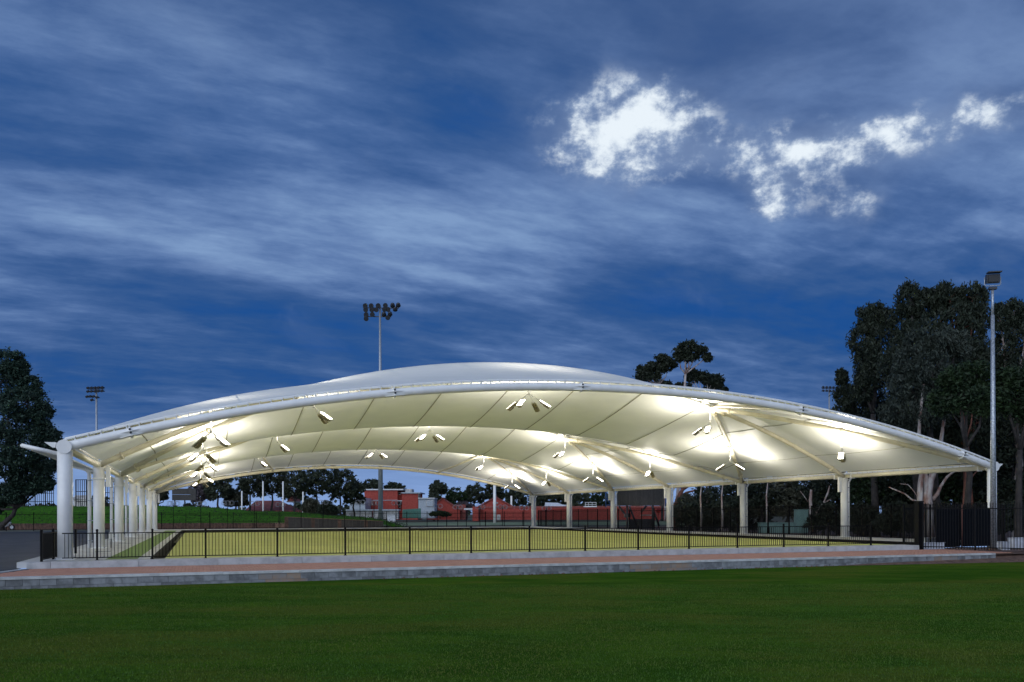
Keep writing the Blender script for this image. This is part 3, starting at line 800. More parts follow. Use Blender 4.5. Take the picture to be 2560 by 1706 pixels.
# return gate at the left corner: closely barred leaf seen almost edge on
g = thing('side_gate', G(-.53, -1.5, 0), 'black barred gate standing edge-on beside the front left column', 'gate')
c0, c1 = G(-.55, -1.52, 0), G(-.28, 2.4, 0); gd = (c1 - c0).normalized(); gn = gd.cross(ZD)
for t_ in (0, .45, 1.0):
    t = MB(); t.box(c0.lerp(c1, t_) + ZD * .54, (.08, .08, 1.10), gd, gn); t.sphere(c0.lerp(c1, t_) + ZD * 1.10, .05, 8, 5); t.build('post', M['black'], g)
for z in (1.0, .08):
    t = MB(); t.box(c0.lerp(c1, .5) + ZD * z, (3.9, .04, .045), gd, gn); t.build('rail', M['black'], g)
for q in range(1, 33):
    t = MB(); t.box(c0.lerp(c1, q / 33) + ZD * .54, (.03, .03, .90), gd, gn); t.build('picket', M['black'], g)
t = MB(); t.box(G(-.30, 5.4, .5), (.09, .09, 1.06)); t.box(G(-.30, 5.4, 1.04), (.11, .11, .02)); bo = t.build('steel_post', M['black']); tag(bo, 'single square black post on the path behind the front left column', 'post')

# ------------------------------------------------------------------ tall spear-top fences
def tall_fence(name, label, P0, P1, h, spacing, pw, postsp, mm, spear=True, individual=0, z0=0.0, cat='fence', gate=None):
    r_ = thing(name, P0 + ZD * z0, label, cat)
    d = P1 - P0; L = d.length; d.normalize(); n_ = d.cross(ZD)
    k = int(L / postsp + .5)
    for i in range(k + 1):
        t = MB(); t.box(P0 + d * (L * i / k) + ZD * (z0 + h / 2), (.075, .075, h - .02), d, n_); t.build('post', mm, r_)
    for z in (.15, h - .25):
        t = MB(); t.box(P0 + d * L / 2 + ZD * (z0 + z), (L, .035, .045), d, n_); t.build('rail', mm, r_)
    m_ = int(L / spacing); t = MB(); src = None
    for i in range(1, m_):
        p = P0 + d * (L * i / m_)
        if individual and i <= individual:
            if src is None:
                q = MB(); q.box((0, 0, h / 2), (pw, pw, h - .12), Vector((1, 0, 0)), Vector((0, 1, 0)))
                q.tube([(0, 0, h - .06), (0, 0, h + .08)], [pw * .9, .003], 4); src = q.build('picket', mm, r_, loc=p + ZD * z0, rotz=math.atan2(d.y, d.x))
            else: inst('picket', src, p + ZD * z0, r_, math.atan2(d.y, d.x))
        else:
            t.box(p + ZD * (z0 + h / 2 + (.04 if spear else 0)), (pw, pw, h - .06), d, n_)
    if t.v: tag(t.build('pickets', mm, r_), kind='stuff')
    return r_
tall_fence('rear_fence', 'long black steel picket fence behind the far end of the green', G(-42, 73.4), G(48.5, 73.4), 2.1, .13, .022, 2.65, M['fence_far'], z0=-.1)
tall_fence('side_fence', 'tall black spear-topped fence running back along the right side of the canopy', G(47.8, 1.5), G(47.8, 72.8), 2.35, .125, .024, 2.6, M['fence_far'], z0=-.15)
FA, FB = G(38.9, -1.75), G(46.2, -14.2)
tall_fence('security_fence', 'tall black spear-topped fence standing in front of the light pole', FA + (FB - FA).normalized() * .2, FB, 2.30, .125, .028, 2.5, M['black'], individual=60, z0=ZP)
tall_fence('boundary_fence', 'black picket fence closing the gap from the gate post to the side fence', FA + UD * .2 + VD * 1.2, G(47.8, .9), 2.3, .125, .025, 2.4, M['black'], z0=ZP)
gp = thing('gate_post', FA + ZD * ZP, 'thick square black gate post where the low fence meets the tall fence', 'gate post')
t = MB(); t.box(FA + ZD * (ZP + 1.2), (.30, .30, 2.4)); t.build('shaft', M['black'], gp)
t = MB(); t.box(FA + ZD * (ZP + 2.43), (.36, .36, .05)); t.build('cap', M['black'], gp)
gt = thing('solid_gate', G(42.5, -.8, ZP), 'solid black sheeted double gate behind the tall fence', 'gate')
for a_, b_ in ((40.9, 42.55), (42.65, 44.9)):
    t = MB(); t.box(G((a_ + b_) / 2, -.9, ZP + 1.08), (b_ - a_, .05, 2.05)); lf = t.build('gate_leaf', M['black'], gt)
    t = MB(); t.box(G((a_ + b_) / 2, -.95, ZP + 1.9), (b_ - a_ - .1, .05, .06)); t.build('rail', M['black'], lf)
t = MB(); t.tube([G(42.6, -.98, ZP), G(42.6, -.98, ZP + 2.3)], .035, 8); t.build('red_brown_stile', M['barkred'], gt)

# ------------------------------------------------------------------ light pole on the right
LPp = Vector((at(2483.5, 1376, 42.7).x, 42.7, ZP))
lp = thing('light_pole', LPp, 'galvanised steel light pole with one dark square floodlight on top, right of the canopy', 'light pole')
t = MB(); t.tube([LPp, LPp + ZD * 11.6], .145, 20, r2=.085); t.build('shaft', M['galv'], lp)
t = MB(); t.tube([LPp + ZD * 11.6, LPp + ZD * 12.85], .060, 12); t.build('spigot', M['galv'], lp)
t = MB(); t.box(LPp + ZD * .02, (.5, .5, .04), X_, Y_); t.tube([LPp + ZD * .04, LPp + ZD * .12], .2, 12); t.build('base_flange', M['soil'], lp)
hc_ = LPp + ZD * 13.40; fx = Vector((.98, -.18, 0)).normalized(); fy = Vector((.18, .98, 0)).normalized()
t = MB(); t.box(hc_, (.60, .26, .42), fx, (fy + ZD * .12).normalized(), (ZD - fy * .12).normalized()); hd = t.build('floodlight', M['dark'], lp)
t = MB(); t.box(hc_ - fy * .17 - ZD * .05, (.48, .02, .28), fx, fy); t.build('lens', M['glass'], hd)
t = MB(); t.box(hc_ - fy * .22 + ZD * .26, (.62, .36, .05), fx, fy); t.build('visor', M['dark'], hd)
t = MB(); br = [hc_ + fx * .37 + ZD * .08, hc_ + fx * .37 - ZD * .26, hc_ + fx * .31 - ZD * .34, hc_ - fx * .31 - ZD * .34, hc_ - fx * .37 - ZD * .26, hc_ - fx * .37 + ZD * .08]; t.tube(br, .022, 8); t.build('yoke', M['galv'], hd)
t = MB(); t.box(LPp + ZD * 12.93, (.36, .22, .12), fx, fy); t.build('mount', M['dark'], lp)
for zz in (3.55, 7.1):
    t = MB(); t.tube([LPp + ZD * zz, LPp + ZD * (zz + .03)], .15 - zz * .004, 20); t.build('joint_band', M['galv'], lp)
# white blocks and ledges near the pole
for (pxx, pyt, pyb, d_, wd, lab) in ((2328, 1346, 1358, 47, 1.35, 'white painted block stacked behind the tall fence, the upper and further one'), (2326, 1358, 1376, 45.2, 1.5, 'long white painted block lying behind the tall fence, the lower and nearer one'),
                                    (2506, 1356, 1378, 44.0, .5, 'small white block behind the fence just right of the light pole'), (2545, 1346, 1377, 46.5, 1.0, 'white block behind the fence at the right edge of the photo')):
    a_ = at(pxx, pyt, d_); b_ = at(pxx, pyb, d_)
    t = MB(); t.box((a_ + b_) / 2, (wd, .45, (a_ - b_).length)); t.box((a_ + b_) / 2 + ZD * ((a_ - b_).length / 2 + .015), (wd + .03, .48, .03)); o_ = t.build('white_block', M['whiteblock']); tag(o_, lab, 'block', 'white blocks behind the fence')
t = MB(); t.box(G(43.6, -10.2, -.38), (3.6, .8, .24)); o_ = t.build('concrete_ledge', M['conc']); tag(o_, 'rough concrete ledge at the foot of the fence, right edge of the photo', 'ledge')
t = MB(); t.box(G(40.9, -5.0, -.30), (2.6, .5, .12)); o_ = t.build('concrete_footing', M['soil']); tag(o_, 'stained concrete footing below the light pole', 'footing')

# ------------------------------------------------------------------ rear: mound, walls, posts
gx = np.linspace(-130, 10, 90); gy = np.linspace(0, 1, 16)
def mtop(pxx): return float(np.interp(pxx, [-900, 60, 450, 600, 760, 860, 950, 1010], [3.0, 3.1, 3.1, 2.4, 1.85, 1.4, .75, -.3]))
V_ = []; Q_ = []
for i, p_ in enumerate(np.linspace(-900, 1010, 90)):
    for j, s_ in enumerate(gy):
        d_ = 118.2 + s_ * 30
        base = .52 if p_ < 940 else .52 - (p_ - 940) / 70 * .9
        tz = mtop(p_); prof = math.sin(min(1, s_ / .7) * math.pi / 2) 
        z = base + (max(tz, base) - base) * prof + .16 * math.sin(p_ * .031 + s_ * 5) * s_ + .05 * math.sin(p_ * .13 + s_ * 9)
        V_.append(((p_ - 1280) / FPX * d_, d_, z))
for i in range(89):
    for j in range(15):
        a_ = i * 16 + j; Q_.append((a_, a_ + 16, a_ + 17, a_ + 1))
tag(np_mesh('grassy_mound', V_, Q_, M['mound'], smooth=True), kind='structure')
# tufts on the mound
V2 = []; Q2 = []
for i in range(9000):
    a_ = V_[rng.integers(0, len(V_))]; x_, y_, z_ = a_[0] + rng.normal(0, .9), a_[1] + rng.uniform(-1, 1), a_[2]
    h_ = rng.uniform(.05, .17); w_ = rng.uniform(.03, .10); o_ = len(V2)
    V2 += [(x_ - w_, y_, z_ - .08), (x_ + w_, y_, z_ - .08), (x_ + rng.normal(0, .05), y_ + rng.normal(0, .05), z_ + h_)]; Q2.append((o_, o_ + 1, o_ + 2))
tag(np_mesh('mound_grass', V2, Q2, M['leaf_green'], tri=True), kind='stuff')
rt_ = thing('sleeper_wall', at(300, 1318, 117.8), 'low reddish brown retaining wall of upright blocks at the foot of the grassy mound', 'wall')
x_ = (-600 - 1280) / FPX * 118; xe = (712 - 1280) / FPX * 118; i = 0; bsrc = None
while x_ < xe:
    mm = M['sleeper_light'] if x_ > xe - 1.3 or (x_ > -52 and False) else M['sleeper']
    if bsrc is None or mm is M['sleeper_light']:
        t = MB(); t.box((0, 0, 0), (.44, .3, .84), X_, Y_); o_ = t.build('block', mm, rt_, loc=(x_ + .23, 118, .12)); bsrc = bsrc or o_
    else: inst('block', bsrc, (x_ + .23, 118 + random.uniform(-.02, .02), .12), rt_)
    x_ += .46
bw = thing('dark_wall', at(830, 1318, 116), 'dark brown sloping retaining wall right of the grassy mound', 'wall')
xa, xb = (712 - 1280) / FPX * 116, (958 - 1280) / FPX * 116; n = 26
for i in range(n):
    a_ = xa + (xb - xa) * i / n; b_ = xa + (xb - xa) * (i + 1) / n; tz = 1.32 - .62 * i / n
    t = MB(); t.box(((a_ + b_) / 2, 116, tz / 2 - .15), (b_ - a_ - .02, .3, tz + .3), X_, Y_); t.build('panel', M['board'] if i % 7 else M['sleeper'], bw)
t = MB(); t.box(((xa + xb) / 2, 115.9, 1.03), (xb - xa, .4, .06), (Vector((xb, 0, .70)) - Vector((xa, 0, 1.32))).normalized(), Y_); t.build('capping', M['sleeper_light'], bw)
# wire-topped second fence
wf = thing('razor_wire_fence', at(500, 1310, 116.8), 'thin mesh fence with rolls of razor wire on its posts, beyond the green', 'fence')
def coil(mb, c, r):
    pts = [c + Vector((math.cos(a) * r, 0, math.sin(a) * r)) for a in np.linspace(0, 2 * math.pi, 13)]
    mb.tube(pts, .022, 4, False)
for p_, yt in ((433, 1259), (502, 1259), (569, 1258), (636, 1259), (700, 1262), (808, 1256), (900, 1256), (935, 1258), (990, 1258), (1094, 1266), (1144, 1268), (1200, 1268), (1256, 1268), (1310, 1270), (1366, 1271)):
    d_ = 116.8 if p_ < 980 else 118.5
    a_ = at(p_, yt, d_); t = MB(); t.tube([(a_.x, d_, -.3), (a_.x, d_, a_.z + .1)], .045, 6); po = t.build('post', M['fence_far'], wf)
    for dx_ in (-.45, -.05, .40) if p_ % 2 else (-.30, .25):
        t = MB(); coil(t, Vector((a_.x + dx_ * 1.2, d_, a_.z)), .30); coil(t, Vector((a_.x + dx_ * 1.2 + .12, d_ + .1, a_.z)), .30); t.build('wire_coil', M['coil'], po)
for za, (pa, pb), d_ in ((1.6, (433, 935), 116.85), (.7, (433, 935), 116.85), (1.2, (990, 1366), 118.55)):
    xa_, xb_ = (pa - 1280) / FPX * d_, (pb - 1280) / FPX * d_
    t = MB(); t.tube([(xa_, d_, za), (xb_, d_, za)], .02, 4); t.build('wire', M['fence_far'], wf)
# tall bar fences on the mound at the left
def bar_fence(p0, p1, yt, yb, d_, n, label):
    a_ = at(p0, yb, d_); b_ = at(p1, yb, d_); top = at(p0, yt, d_).z; z0 = a_.z - .6
    r_ = thing('bar_fence', (a_.x, d_, z0), label, 'fence')
    for i in range(n + 1):
        x_ = a_.x + (b_.x - a_.x) * i / n; big = i % 5 == 0
        t = MB(); t.box((x_, d_, (z0 + top) / 2), ((.16 if big else .07), .07, top - z0), X_, Y_); t.build('post' if big else 'bar', M['fence_far'], r_)
    for z in (top - .05, (top + a_.z) / 2 - .1, a_.z + .1):
        t = MB(); t.box(((a_.x + b_.x) / 2, d_ + .05, z), (abs(b_.x - a_.x), .06, .09), X_, Y_); t.build('rail', M['fence_far'], r_)
bar_fence(62, 134, 1208, 1256, 135, 14, 'tall black bar fence on the mound, seen left of the front left column')
bar_fence(190, 222, 1199, 1256, 132, 6, 'tall black bar fence on the mound, seen between the first two left columns')
bar_fence(258, 292, 1205, 1256, 134, 6, 'tall black bar fence on the mound, seen between the second and third left columns')
t = MB(); c_ = at(208, 1262, 138); t.box(c_ + ZD * .3, (2.4, 1.5, 1.2), X_, Y_); t.poly([c_ + Vector((-1.3, -.9, .9)), c_ + Vector((1.3, -.9, .9)), c_ + Vector((1.3, 0, 1.5)), c_ + Vector((-1.3, 0, 1.5))], .06); o_ = t.build('white_shed', M['shed']); tag(o_, 'small white shed on the mound behind the left columns', 'shed')

# goal posts
for p_, yt, yb, d_, lab in ((604.6, 1228, 1271, 166, 'short outer goal post, leftmost of the four white posts beyond the mound'), (657.5, 1204, 1277, 166, 'tall inner goal post, second from left of the four white posts beyond the mound'),
                          (707.5, 1204, 1279, 166, 'tall inner goal post, third from left of the four white posts beyond the mound'), (757.5, 1230, 1281, 166, 'short outer goal post, rightmost of the four white posts beyond the mound')):
    a_ = at(p_, yt, d_); t = MB(); t.tube([(a_.x, d_, -.3), (a_.x, d_, a_.z)], .14, 12); t.tube([(a_.x, d_, -.3), (a_.x, d_, 1.6)], .24, 12); o_ = t.build('goal_post', M['steel']); tag(o_, lab, 'goal post', 'goal posts beyond the mound')
for p_, yt, d_, r_, lab in ((1236.5, 1208, 186, .30, 'tall white pole in front of the gabled red brick building'), (1355.5, 1190, 150, .10, None)):
    if lab is None: continue
    a_ = at(p_, yt, d_); t = MB(); t.tube([(a_.x, d_, -.3), (a_.x, d_, a_.z)], r_ * 1.15, 14, r2=r_); o_ = t.build('white_pole', M['steel']); tag(o_, lab, 'pole')

# floodlight towers
def tower(pxx, d_, ytop, r0, r1, rows, yaw_, label, wsc=1.0):
    a_ = at(pxx, ytop, d_); root = thing('floodlight_tower', (a_.x, d_, -.3), label, 'floodlight tower', 'sports floodlight towers')
    t = MB(); t.tube([(a_.x, d_, -.3), (a_.x, d_, a_.z)], r0, 18, r2=r1); t.build('mast', M['galv'], root)
    hx = Vector((math.cos(yaw_), math.sin(yaw_), 0)); hy = Vector((-math.sin(yaw_), math.cos(yaw_), 0))
    for (dz_, l0, l1, lamps) in rows:
        cz = a_.z + dz_
        t = MB(); t.box(Vector((a_.x, d_, cz)) + hx * (l0 + l1) / 2, (l1 - l0, .25, .18), hx, hy); cb = t.build('crossarm', M['dark'], root)
        for lx, lz, face in lamps:
            c_ = Vector((a_.x, d_, cz)) + hx * lx + ZD * lz - hy * .35
            t = MB(); t.tube([c_ + hy * .45 * face - ZD * .1, c_ - hy * .05 * face, c_ - hy * .45 * face - ZD * .22], [.30 * wsc, .48 * wsc, .58 * wsc], 12); t.tube([c_ + hy * .45 * face - ZD * .1, c_ + hy * .9 * face - ZD * .05], [.25 * wsc, .14 * wsc], 8)
            t.tube([Vector((c_.x, c_.y, cz)), c_], .06, 6)
            t.build('floodlight', M['dark'], cb)
    return root
s_ = 200 / FPX
rowsA = [(-3.9 * .5 + 1.35, -3.9, 4.3, [(-3.3, .5, 1), (-1.95, .5, 1), (-.35, .55, 1), (1.3, .6, 1), (2.9, .75, -1), (4.2, .8, -1), (-3.2, -.45, 1), (-1.8, -.45, 1), (-.8, -.4, 1), (1.1, -.3, 1), (1.9, -.3, 1), (3.5, -.15, -1)]),
         (-2.6, -3.7, 2.6, [(-3.1, .45, 1), (-1.7, .5, 1), (.9, .65, -1), (2.3, .75, -1), (-3.1, -.5, 1), (1.85, -.2, 1)])]
tower(950, 200, 764, .60, .22, rowsA, .06, 'tall galvanised sports floodlight tower with two rows of lamps rising behind the canopy crown')
rowsB = [(-.6, -2.2, 2.4, [(x, z, 1) for x in (-2.2, -1.1, 0, 1.1, 2.2) for z in (.45, -.5)]), (-2.7, -2.6, .7, [(-2.5, .2, 1), (-1.5, .25, 1), (-.5, .2, 1), (.6, -.1, 1), (-1, -.75, 1)])]
tower(241, 235, 968, .34, .24, rowsB, -.22, 'distant floodlight tower with stacked lamps above the left end of the canopy', .62)
rowsC = [(.2, -2.4, 2.6, [(x, z, 1) for x in (-2.2, -1.1, 0, 1.1, 2.2) for z in (.5, -.6)])]
tower(2073, 260, 974, .3, .22, rowsC, .15, 'distant floodlight tower showing only its lamp rack left of the big gum trees', .55)

# ------------------------------------------------------------------ far buildings
def pxbox(mb, x0, x1, yt, yb, d_, dep):
    a_ = at(x0, yt, d_); b_ = at(x1, yb, d_)
    mb.box(((a_.x + b_.x) / 2, d_ + dep / 2, (a_.z + b_.z) / 2), (b_.x - a_.x, dep, a_.z - b_.z), X_, Y_)
DBl = 240
bb = thing('brick_building', at(1000, 1300, DBl), 'three-storey red brick building with flat pale roof edge behind the tall mast', 'building')
t = MB(); pxbox(t, 911, 994, 1225, 1300, DBl, 14); t.build('wall', M['brick'], bb); 
t = MB(); pxbox(t, 1005, 1045, 1233.5, 1300, DBl - 2, 12); t.build('wall', M['brick'], bb)
t = MB(); pxbox(t, 994, 1005, 1231, 1300, DBl + 2, 10); lk = t.build('wall', M['brick'], bb)
t = MB(); pxbox(t, 909.5, 1008, 1223, 1225.6, DBl - .4, 15); t.build('roof', M['white_roof'], bb)
t = MB(); pxbox(t, 1003, 1051, 1231.3, 1233.8, DBl - 2.5, 13); t.build('roof', M['greyclad'], bb)
t = MB(); pxbox(t, 1013, 1030, 1223, 1231.5, DBl + 1, 5); t.build('plant_room', M['shed'], bb)
t = MB(); pxbox(t, 911, 994, 1250.5, 1251.6, DBl - .08, .1); t.build('floor_band', M['greyclad'], bb)
for (x0, x1, y0_, y1_) in ((996, 1002, 1231.5, 1237), (995.5, 1003, 1254, 1263), (1045.5, 1050, 1234, 1245), (996.5, 1002, 1264.5, 1270)):
    t = MB(); pxbox(t, x0, x1, y0_, y1_, DBl + 1.8 if x0 < 1040 else DBl - 2.1, .3); f_ = t.build('window', M['shed'], bb)
    t = MB(); pxbox(t, x0 + .8, x1 - .8, y0_ + .8, y1_ - .8, DBl + 1.7 if x0 < 1040 else DBl - 2.2, .2); t.build('pane', M['glass'], f_)
t = MB(); pxbox(t, 994, 1010, 1251.5, 1253.5, DBl - 1, 3); t.build('balcony', M['white_roof'], bb)
# white shed to its left
ws = thing('white_hall', at(890, 1290, 230), 'pale metal-clad hall with curved roof left of the brick building', 'building')
t = MB(); pxbox(t, 874, 913, 1259, 1300, 230, 9); t.build('wall', M['greyclad'], ws)
t = MB(); a_ = [at(x, y, 229.6) for x, y in ((873.5, 1259), (873.5, 1256), (877, 1251), (884, 1247), (892, 1245.5), (913, 1245), (913, 1259))]; t.poly(a_, 10, Vector((0, -1, 0))); t.build('roof', M['white_roof'], ws)
lw = thing('yard_wall', at(930, 1300, 200), 'long weathered white wall with sheet roof in front of the brick building', 'wall')
for i, (x0, x1) in enumerate(((865, 900), (900, 929), (933, 949), (949, 996))):
    t = MB(); pxbox(t, x0, x1 - .4, 1277, 1298, 200, 1.5); t.build('wall_panel', M['shed'], lw)
t = MB(); pxbox(t, 864, 997, 1274, 1277, 199.6, 3); t.build('roof', M['greyclad'], lw)
t = MB(); pxbox(t, 967, 989, 1286, 1305, 170, 1.5); o_ = t.build('body', M['shed'], None); 
cb = thing('white_cabinet', at(978, 1305, 170), 'white electrical cabinet at the foot of the tall floodlight mast', 'cabinet'); o_.parent = cb; o_.location = -rootloc(cb)
for x0, x1 in ((968, 977.7), (978.3, 988)):
    t = MB(); pxbox(t, x0, x1, 1287.5, 1303.5, 169.9, .1); t.build('door', M['whiteblock'], cb)
t = MB(); pxbox(t, 966, 990, 1285, 1286.4, 169.7, 2.1); t.build('top', M['white_roof'], cb)
gf = thing('green_fence', at(1030, 1300, 196), 'green sheet metal fence below the brick building', 'fence')
x0 = 1006
while x0 < 1052:
    t = MB(); pxbox(t, x0, x0 + 2.7, 1274 - (x0 - 1006) * .06, 1296, 196 + (.1 if int(x0) % 2 else 0), .15); t.build('sheet', M['greenclad'], gf); x0 += 2.9
gh = thing('grey_house', at(1066, 1290, 225), 'pale grey clad box building right of the brick building', 'building')
t = MB(); pxbox(t, 1046, 1086, 1246.5, 1296, 225, 8); t.build('wall', M['greyclad'], gh)
t = MB(); pxbox(t, 1045, 1087, 1245, 1247, 224.5, 9); t.build('roof', M['white_roof'], gh)
t = MB(); pxbox(t, 1065, 1083, 1251, 1267, 224.8, .4); f_ = t.build('window', M['shed'], gh); t = MB(); pxbox(t, 1066.5, 1081.5, 1252.5, 1266, 224.7, .3); t.build('pane', M['greyclad'], f_)
def gable(name, label, pts, wall, d_, dep, extra=None, m_wall='brick', roofm='roofred'):
    r_ = thing(name, at(pts[0][0], 1300, d_), label, 'building')
    (xl, yl), (xa_, ya), (xr, yr) = pts
    P_ = [at(xl, 1300, d_), at(xl, yl, d_), at(xa_, ya, d_), at(xr, yr, d_), at(xr, 1300, d_)]
    t = MB(); t.poly(list(reversed(P_)), dep, Vector((0, -1, 0))); wl_ = t.build('wall', M[m_wall], r_)
    for a_, b_ in ((P_[1], P_[2]), (P_[2], P_[3])):
        dd_ = (b_ - a_).normalized(); nn = Vector((0, 1, 0)).cross(dd_); nn = nn if nn.z > 0 else -nn
        t = MB(); t.box((a_ + b_) / 2 + Vector((0, dep / 2, 0)) + nn * .15, ((b_ - a_).length + .9, dep + .8, .22), dd_, Y_, nn); t.build('roof', M[roofm], r_)
    return r_
g1 = gable('gabled_house', 'red brick gabled building with its near wall low behind the fence, left of the pole', [(1066, 1276), (1106, 1248), (1150, 1276)], 0, 250, 16)
t = MB(); pxbox(t, 1126, 1164, 1262, 1300, 252, 12); t.build('wing', M['roofred'], g1)
g2 = gable('gabled_hall', 'large red brick hall with a pointed gable and small cross-shaped vent', [(1199, 1266), (1239, 1244), (1279, 1266)], 0, 235, 20)
t = MB(); pxbox(t, 1232, 1245, 1256, 1259.5, 234.8, .3); t.build('vent', M['shed'], g2)
t = MB(); pxbox(t, 1238, 1247, 1266, 1269, 234.8, .3); t.build('sign_panel', M['white_roof'], g2)
t = MB(); pxbox(t, 1276, 1280.5, 1240, 1268, 236, .8); t.build('flue', M['steel'], g2)
rwl = thing('brick_wall', at(1400, 1300, 225), 'long high red brick perimeter wall behind the far right of the green', 'wall')
x0 = 1181; i = 0
while x0 < 1700:
    x1 = x0 + 26
    t = MB(); pxbox(t, x0, x1 - .25, 1268.5 - (x0 - 1181) * .004, 1300, 225 + (2.5 if i == 0 else 0), 1.2); t.build('panel', M['brick'], rwl)
    x0 = x1; i += 1
t = MB(); pxbox(t, 1181, 1702, 1266.5, 1268.7, 224.8, 1.6); t.build('capping', M['roofred'], rwl)
t = MB(); pxbox(t, 1181, 1196, 1268, 1303, 212, 12); t.build('buttress', M['brick'], rwl)
t = MB(); pxbox(t, 1160, 1181, 1271, 1275, 232, 5); o_ = t.build('caravan', M['white_roof']); tag(o_, 'small white roofed vehicle-like box between the two gabled brick buildings', 'shelter')
for nm_, x0, x1, lab in (('low_shed', 1364, 1420, 'low white-roofed shed rising just above the brick wall'),):
    r_ = thing(nm_, at(x0, 1290, 245), lab, 'shed')
    t = MB(); pxbox(t, x0, x1, 1262, 1290, 246, 9); t.build('wall', M['greyclad'], r_)
    P_ = [at(1362, 1264, 245), at(1363, 1256.5, 247), at(1395, 1257.5, 247), at(1422, 1268, 245)]
    t = MB(); t.poly(P_, .4); t.build('roof', M['white_roof'], r_)
# white field cabinet and rail stair
t = MB(); pxbox(t, 1242, 1251, 1287, 1301, 190, 1.5); o_ = t.build('white_cabinet', M['shed']); tag(o_, 'small white cabinet beside the pole in front of the red wall', 'cabinet')
st = thing('stair_platform', at(1477, 1268, 215), 'white railed stair platform above the brick wall', 'platform')
t = MB(); pxbox(t, 1461, 1492, 1265.5, 1268, 214, 3); t.build('deck', M['steel'], st)
for x_ in (1463, 1471, 1480, 1490):
    t = MB(); pxbox(t, x_, x_ + .8, 1256, 1266, 214, .1); t.build('baluster', M['steel'], st)
for y_ in (1256, 1261):
    t = MB(); pxbox(t, 1462, 1491, y_, y_ + .8, 213.9, .1); t.build('rail', M['steel'], st)
# pale oval and track beyond the fence
mb = MB(); mb.poly([(-38, 150, -.285), (34, 150, -.285), (50, 208, -.285), (-52, 208, -.285)]); tag(mb.build('oval', M['oval']), kind='structure')
mb = MB(); mb.poly([G(-42, 71.2, -.27), G(49, 71.2, -.27), G(49, 76.5, -.27), G(-42, 76.5, -.27)]); tag(mb.build('gravel_apron', M['soil']), kind='structure')
# red maroon roof behind the mound
mr = thing('maroon_house', at(680, 1285, 185), 'low house with a maroon hipped roof behind the goal posts', 'house')
P_ = [at(x, y, d) for x, y, d in ((612, 1276, 180), (640, 1252, 190), (700, 1252, 190), (755, 1277, 180))]
t = MB(); t.poly(P_, .5); t.build('roof', M['roofred'], mr)
t = MB(); P_ = [at(x, y, 186) for x, y in ((716, 1256), (727, 1236), (736, 1256))]; t.poly(list(reversed(P_)), 6, Vector((0, -1, 0))); t.build('gable', M['roofred'], mr)
t = MB(); pxbox(t, 716, 737, 1254, 1256, 185.5, 6); t.build('gable_trim', M['shed'], mr)
t = MB(); pxbox(t, 616, 752, 1276, 1290, 182, 6); t.build('wall', M['shed'], mr)
# scoreboards
sb = thing('scoreboard', at(1600, 1330, 92), 'big dark ribbed scoreboard on steel legs behind the right hand columns', 'scoreboard')
a_ = at(1543, 1222, 92); b_ = at(1661, 1264.5, 92); nrib = 40
t = MB(); t.box(((a_.x + b_.x) / 2, 92.2, (a_.z + b_.z) / 2), (b_.x - a_.x, .3, a_.z - b_.z), X_, Y_); t.build('frame', M['dark'], sb)
rs = None
for i in range(nrib):
    x_ = a_.x + (b_.x - a_.x) * (i + .5) / nrib
    if rs is None: t = MB(); t.box((0, 0, 0), ((b_.x - a_.x) / nrib * .7, .10, a_.z - b_.z - .02), X_, Y_); rs = t.build('rib', M['board'], sb, loc=(x_, 92, (a_.z + b_.z) / 2))
    else: inst('rib', rs, (x_, 92, (a_.z + b_.z) / 2), sb)
for (x0, y0_), (x1, y1_), dd_ in (((1568, 1264), (1568, 1325), 92.3), ((1632, 1264), (1632, 1325), 92.3), ((1573, 1266), (1596, 1325), 92.0), ((1630, 1266), (1648, 1316), 92.0), ((1547, 1266), (1561, 1284), 92.5), ((1616, 1265), (1602, 1282), 92.5)):
    t = MB(); t.tube([at(x0, y0_, dd_), at(x1, y1_, dd_)], .11, 8); t.build('leg', M['dark'], sb)
t = MB(); pxbox(t, 1561, 1577, 1284, 1294, 92.3, .4); t.build('control_box', M['dark'], sb)
t = MB(); pxbox(t, 1575, 1632, 1298, 1322, 93.5, .3); t.build('skirt', M['dark'], sb)
t = MB(); pxbox(t, 1603, 1630, 1287, 1290, 93.6, .4); t.build('sill', M['shed'], sb)
t = MB(); P_ = [at(1646, 1278, 94), ]; t.sphere(at(1646, 1277, 94), .28, 10, 6); t.tube([at(1646, 1277, 94), at(1646, 1322, 94)], .04, 6); o_ = t.build('red_marker', M['redpaint']); tag(o_, 'round red marker on a thin stalk behind the scoreboard legs', 'marker')
sk = thing('blue_frame_hoist', at(1520, 1270, 96), 'blue steel braced frame beside the big dark scoreboard', 'frame')
M['bluepaint'] = mat('blue_paint', (.03, .09, .26), .5)
for pa, pb in (((1514.5, 1230), (1514.5, 1268)), ((1514.5, 1241), (1560, 1241)), ((1514.5, 1243), (1527, 1262)), ((1514.5, 1263), (1560, 1263)), ((1664, 1240), (1664, 1266))):
    t = MB(); t.tube([at(*pa, 95), at(*pb, 95)], .07, 6); t.build('brace', M['bluepaint'], sk)
s2_ = thing('far_scoreboard', at(460, 1262, 150), 'dark square screen on posts above the mound at the far left of the green', 'scoreboard')
for j in range(2):
    for i in range(3):
        t = MB(); pxbox(t, 430 + 20 * i, 449.5 + 20 * i, 1222 + 15 * j, 1236.3 + 15 * j, 150, .4); t.build('panel', M['board'], s2_)
for x_ in (437, 462, 483):
    t = MB(); t.tube([at(x_, 1250, 150.3), at(x_, 1268, 150.3)], .12, 6); t.build('leg', M['dark'], s2_)
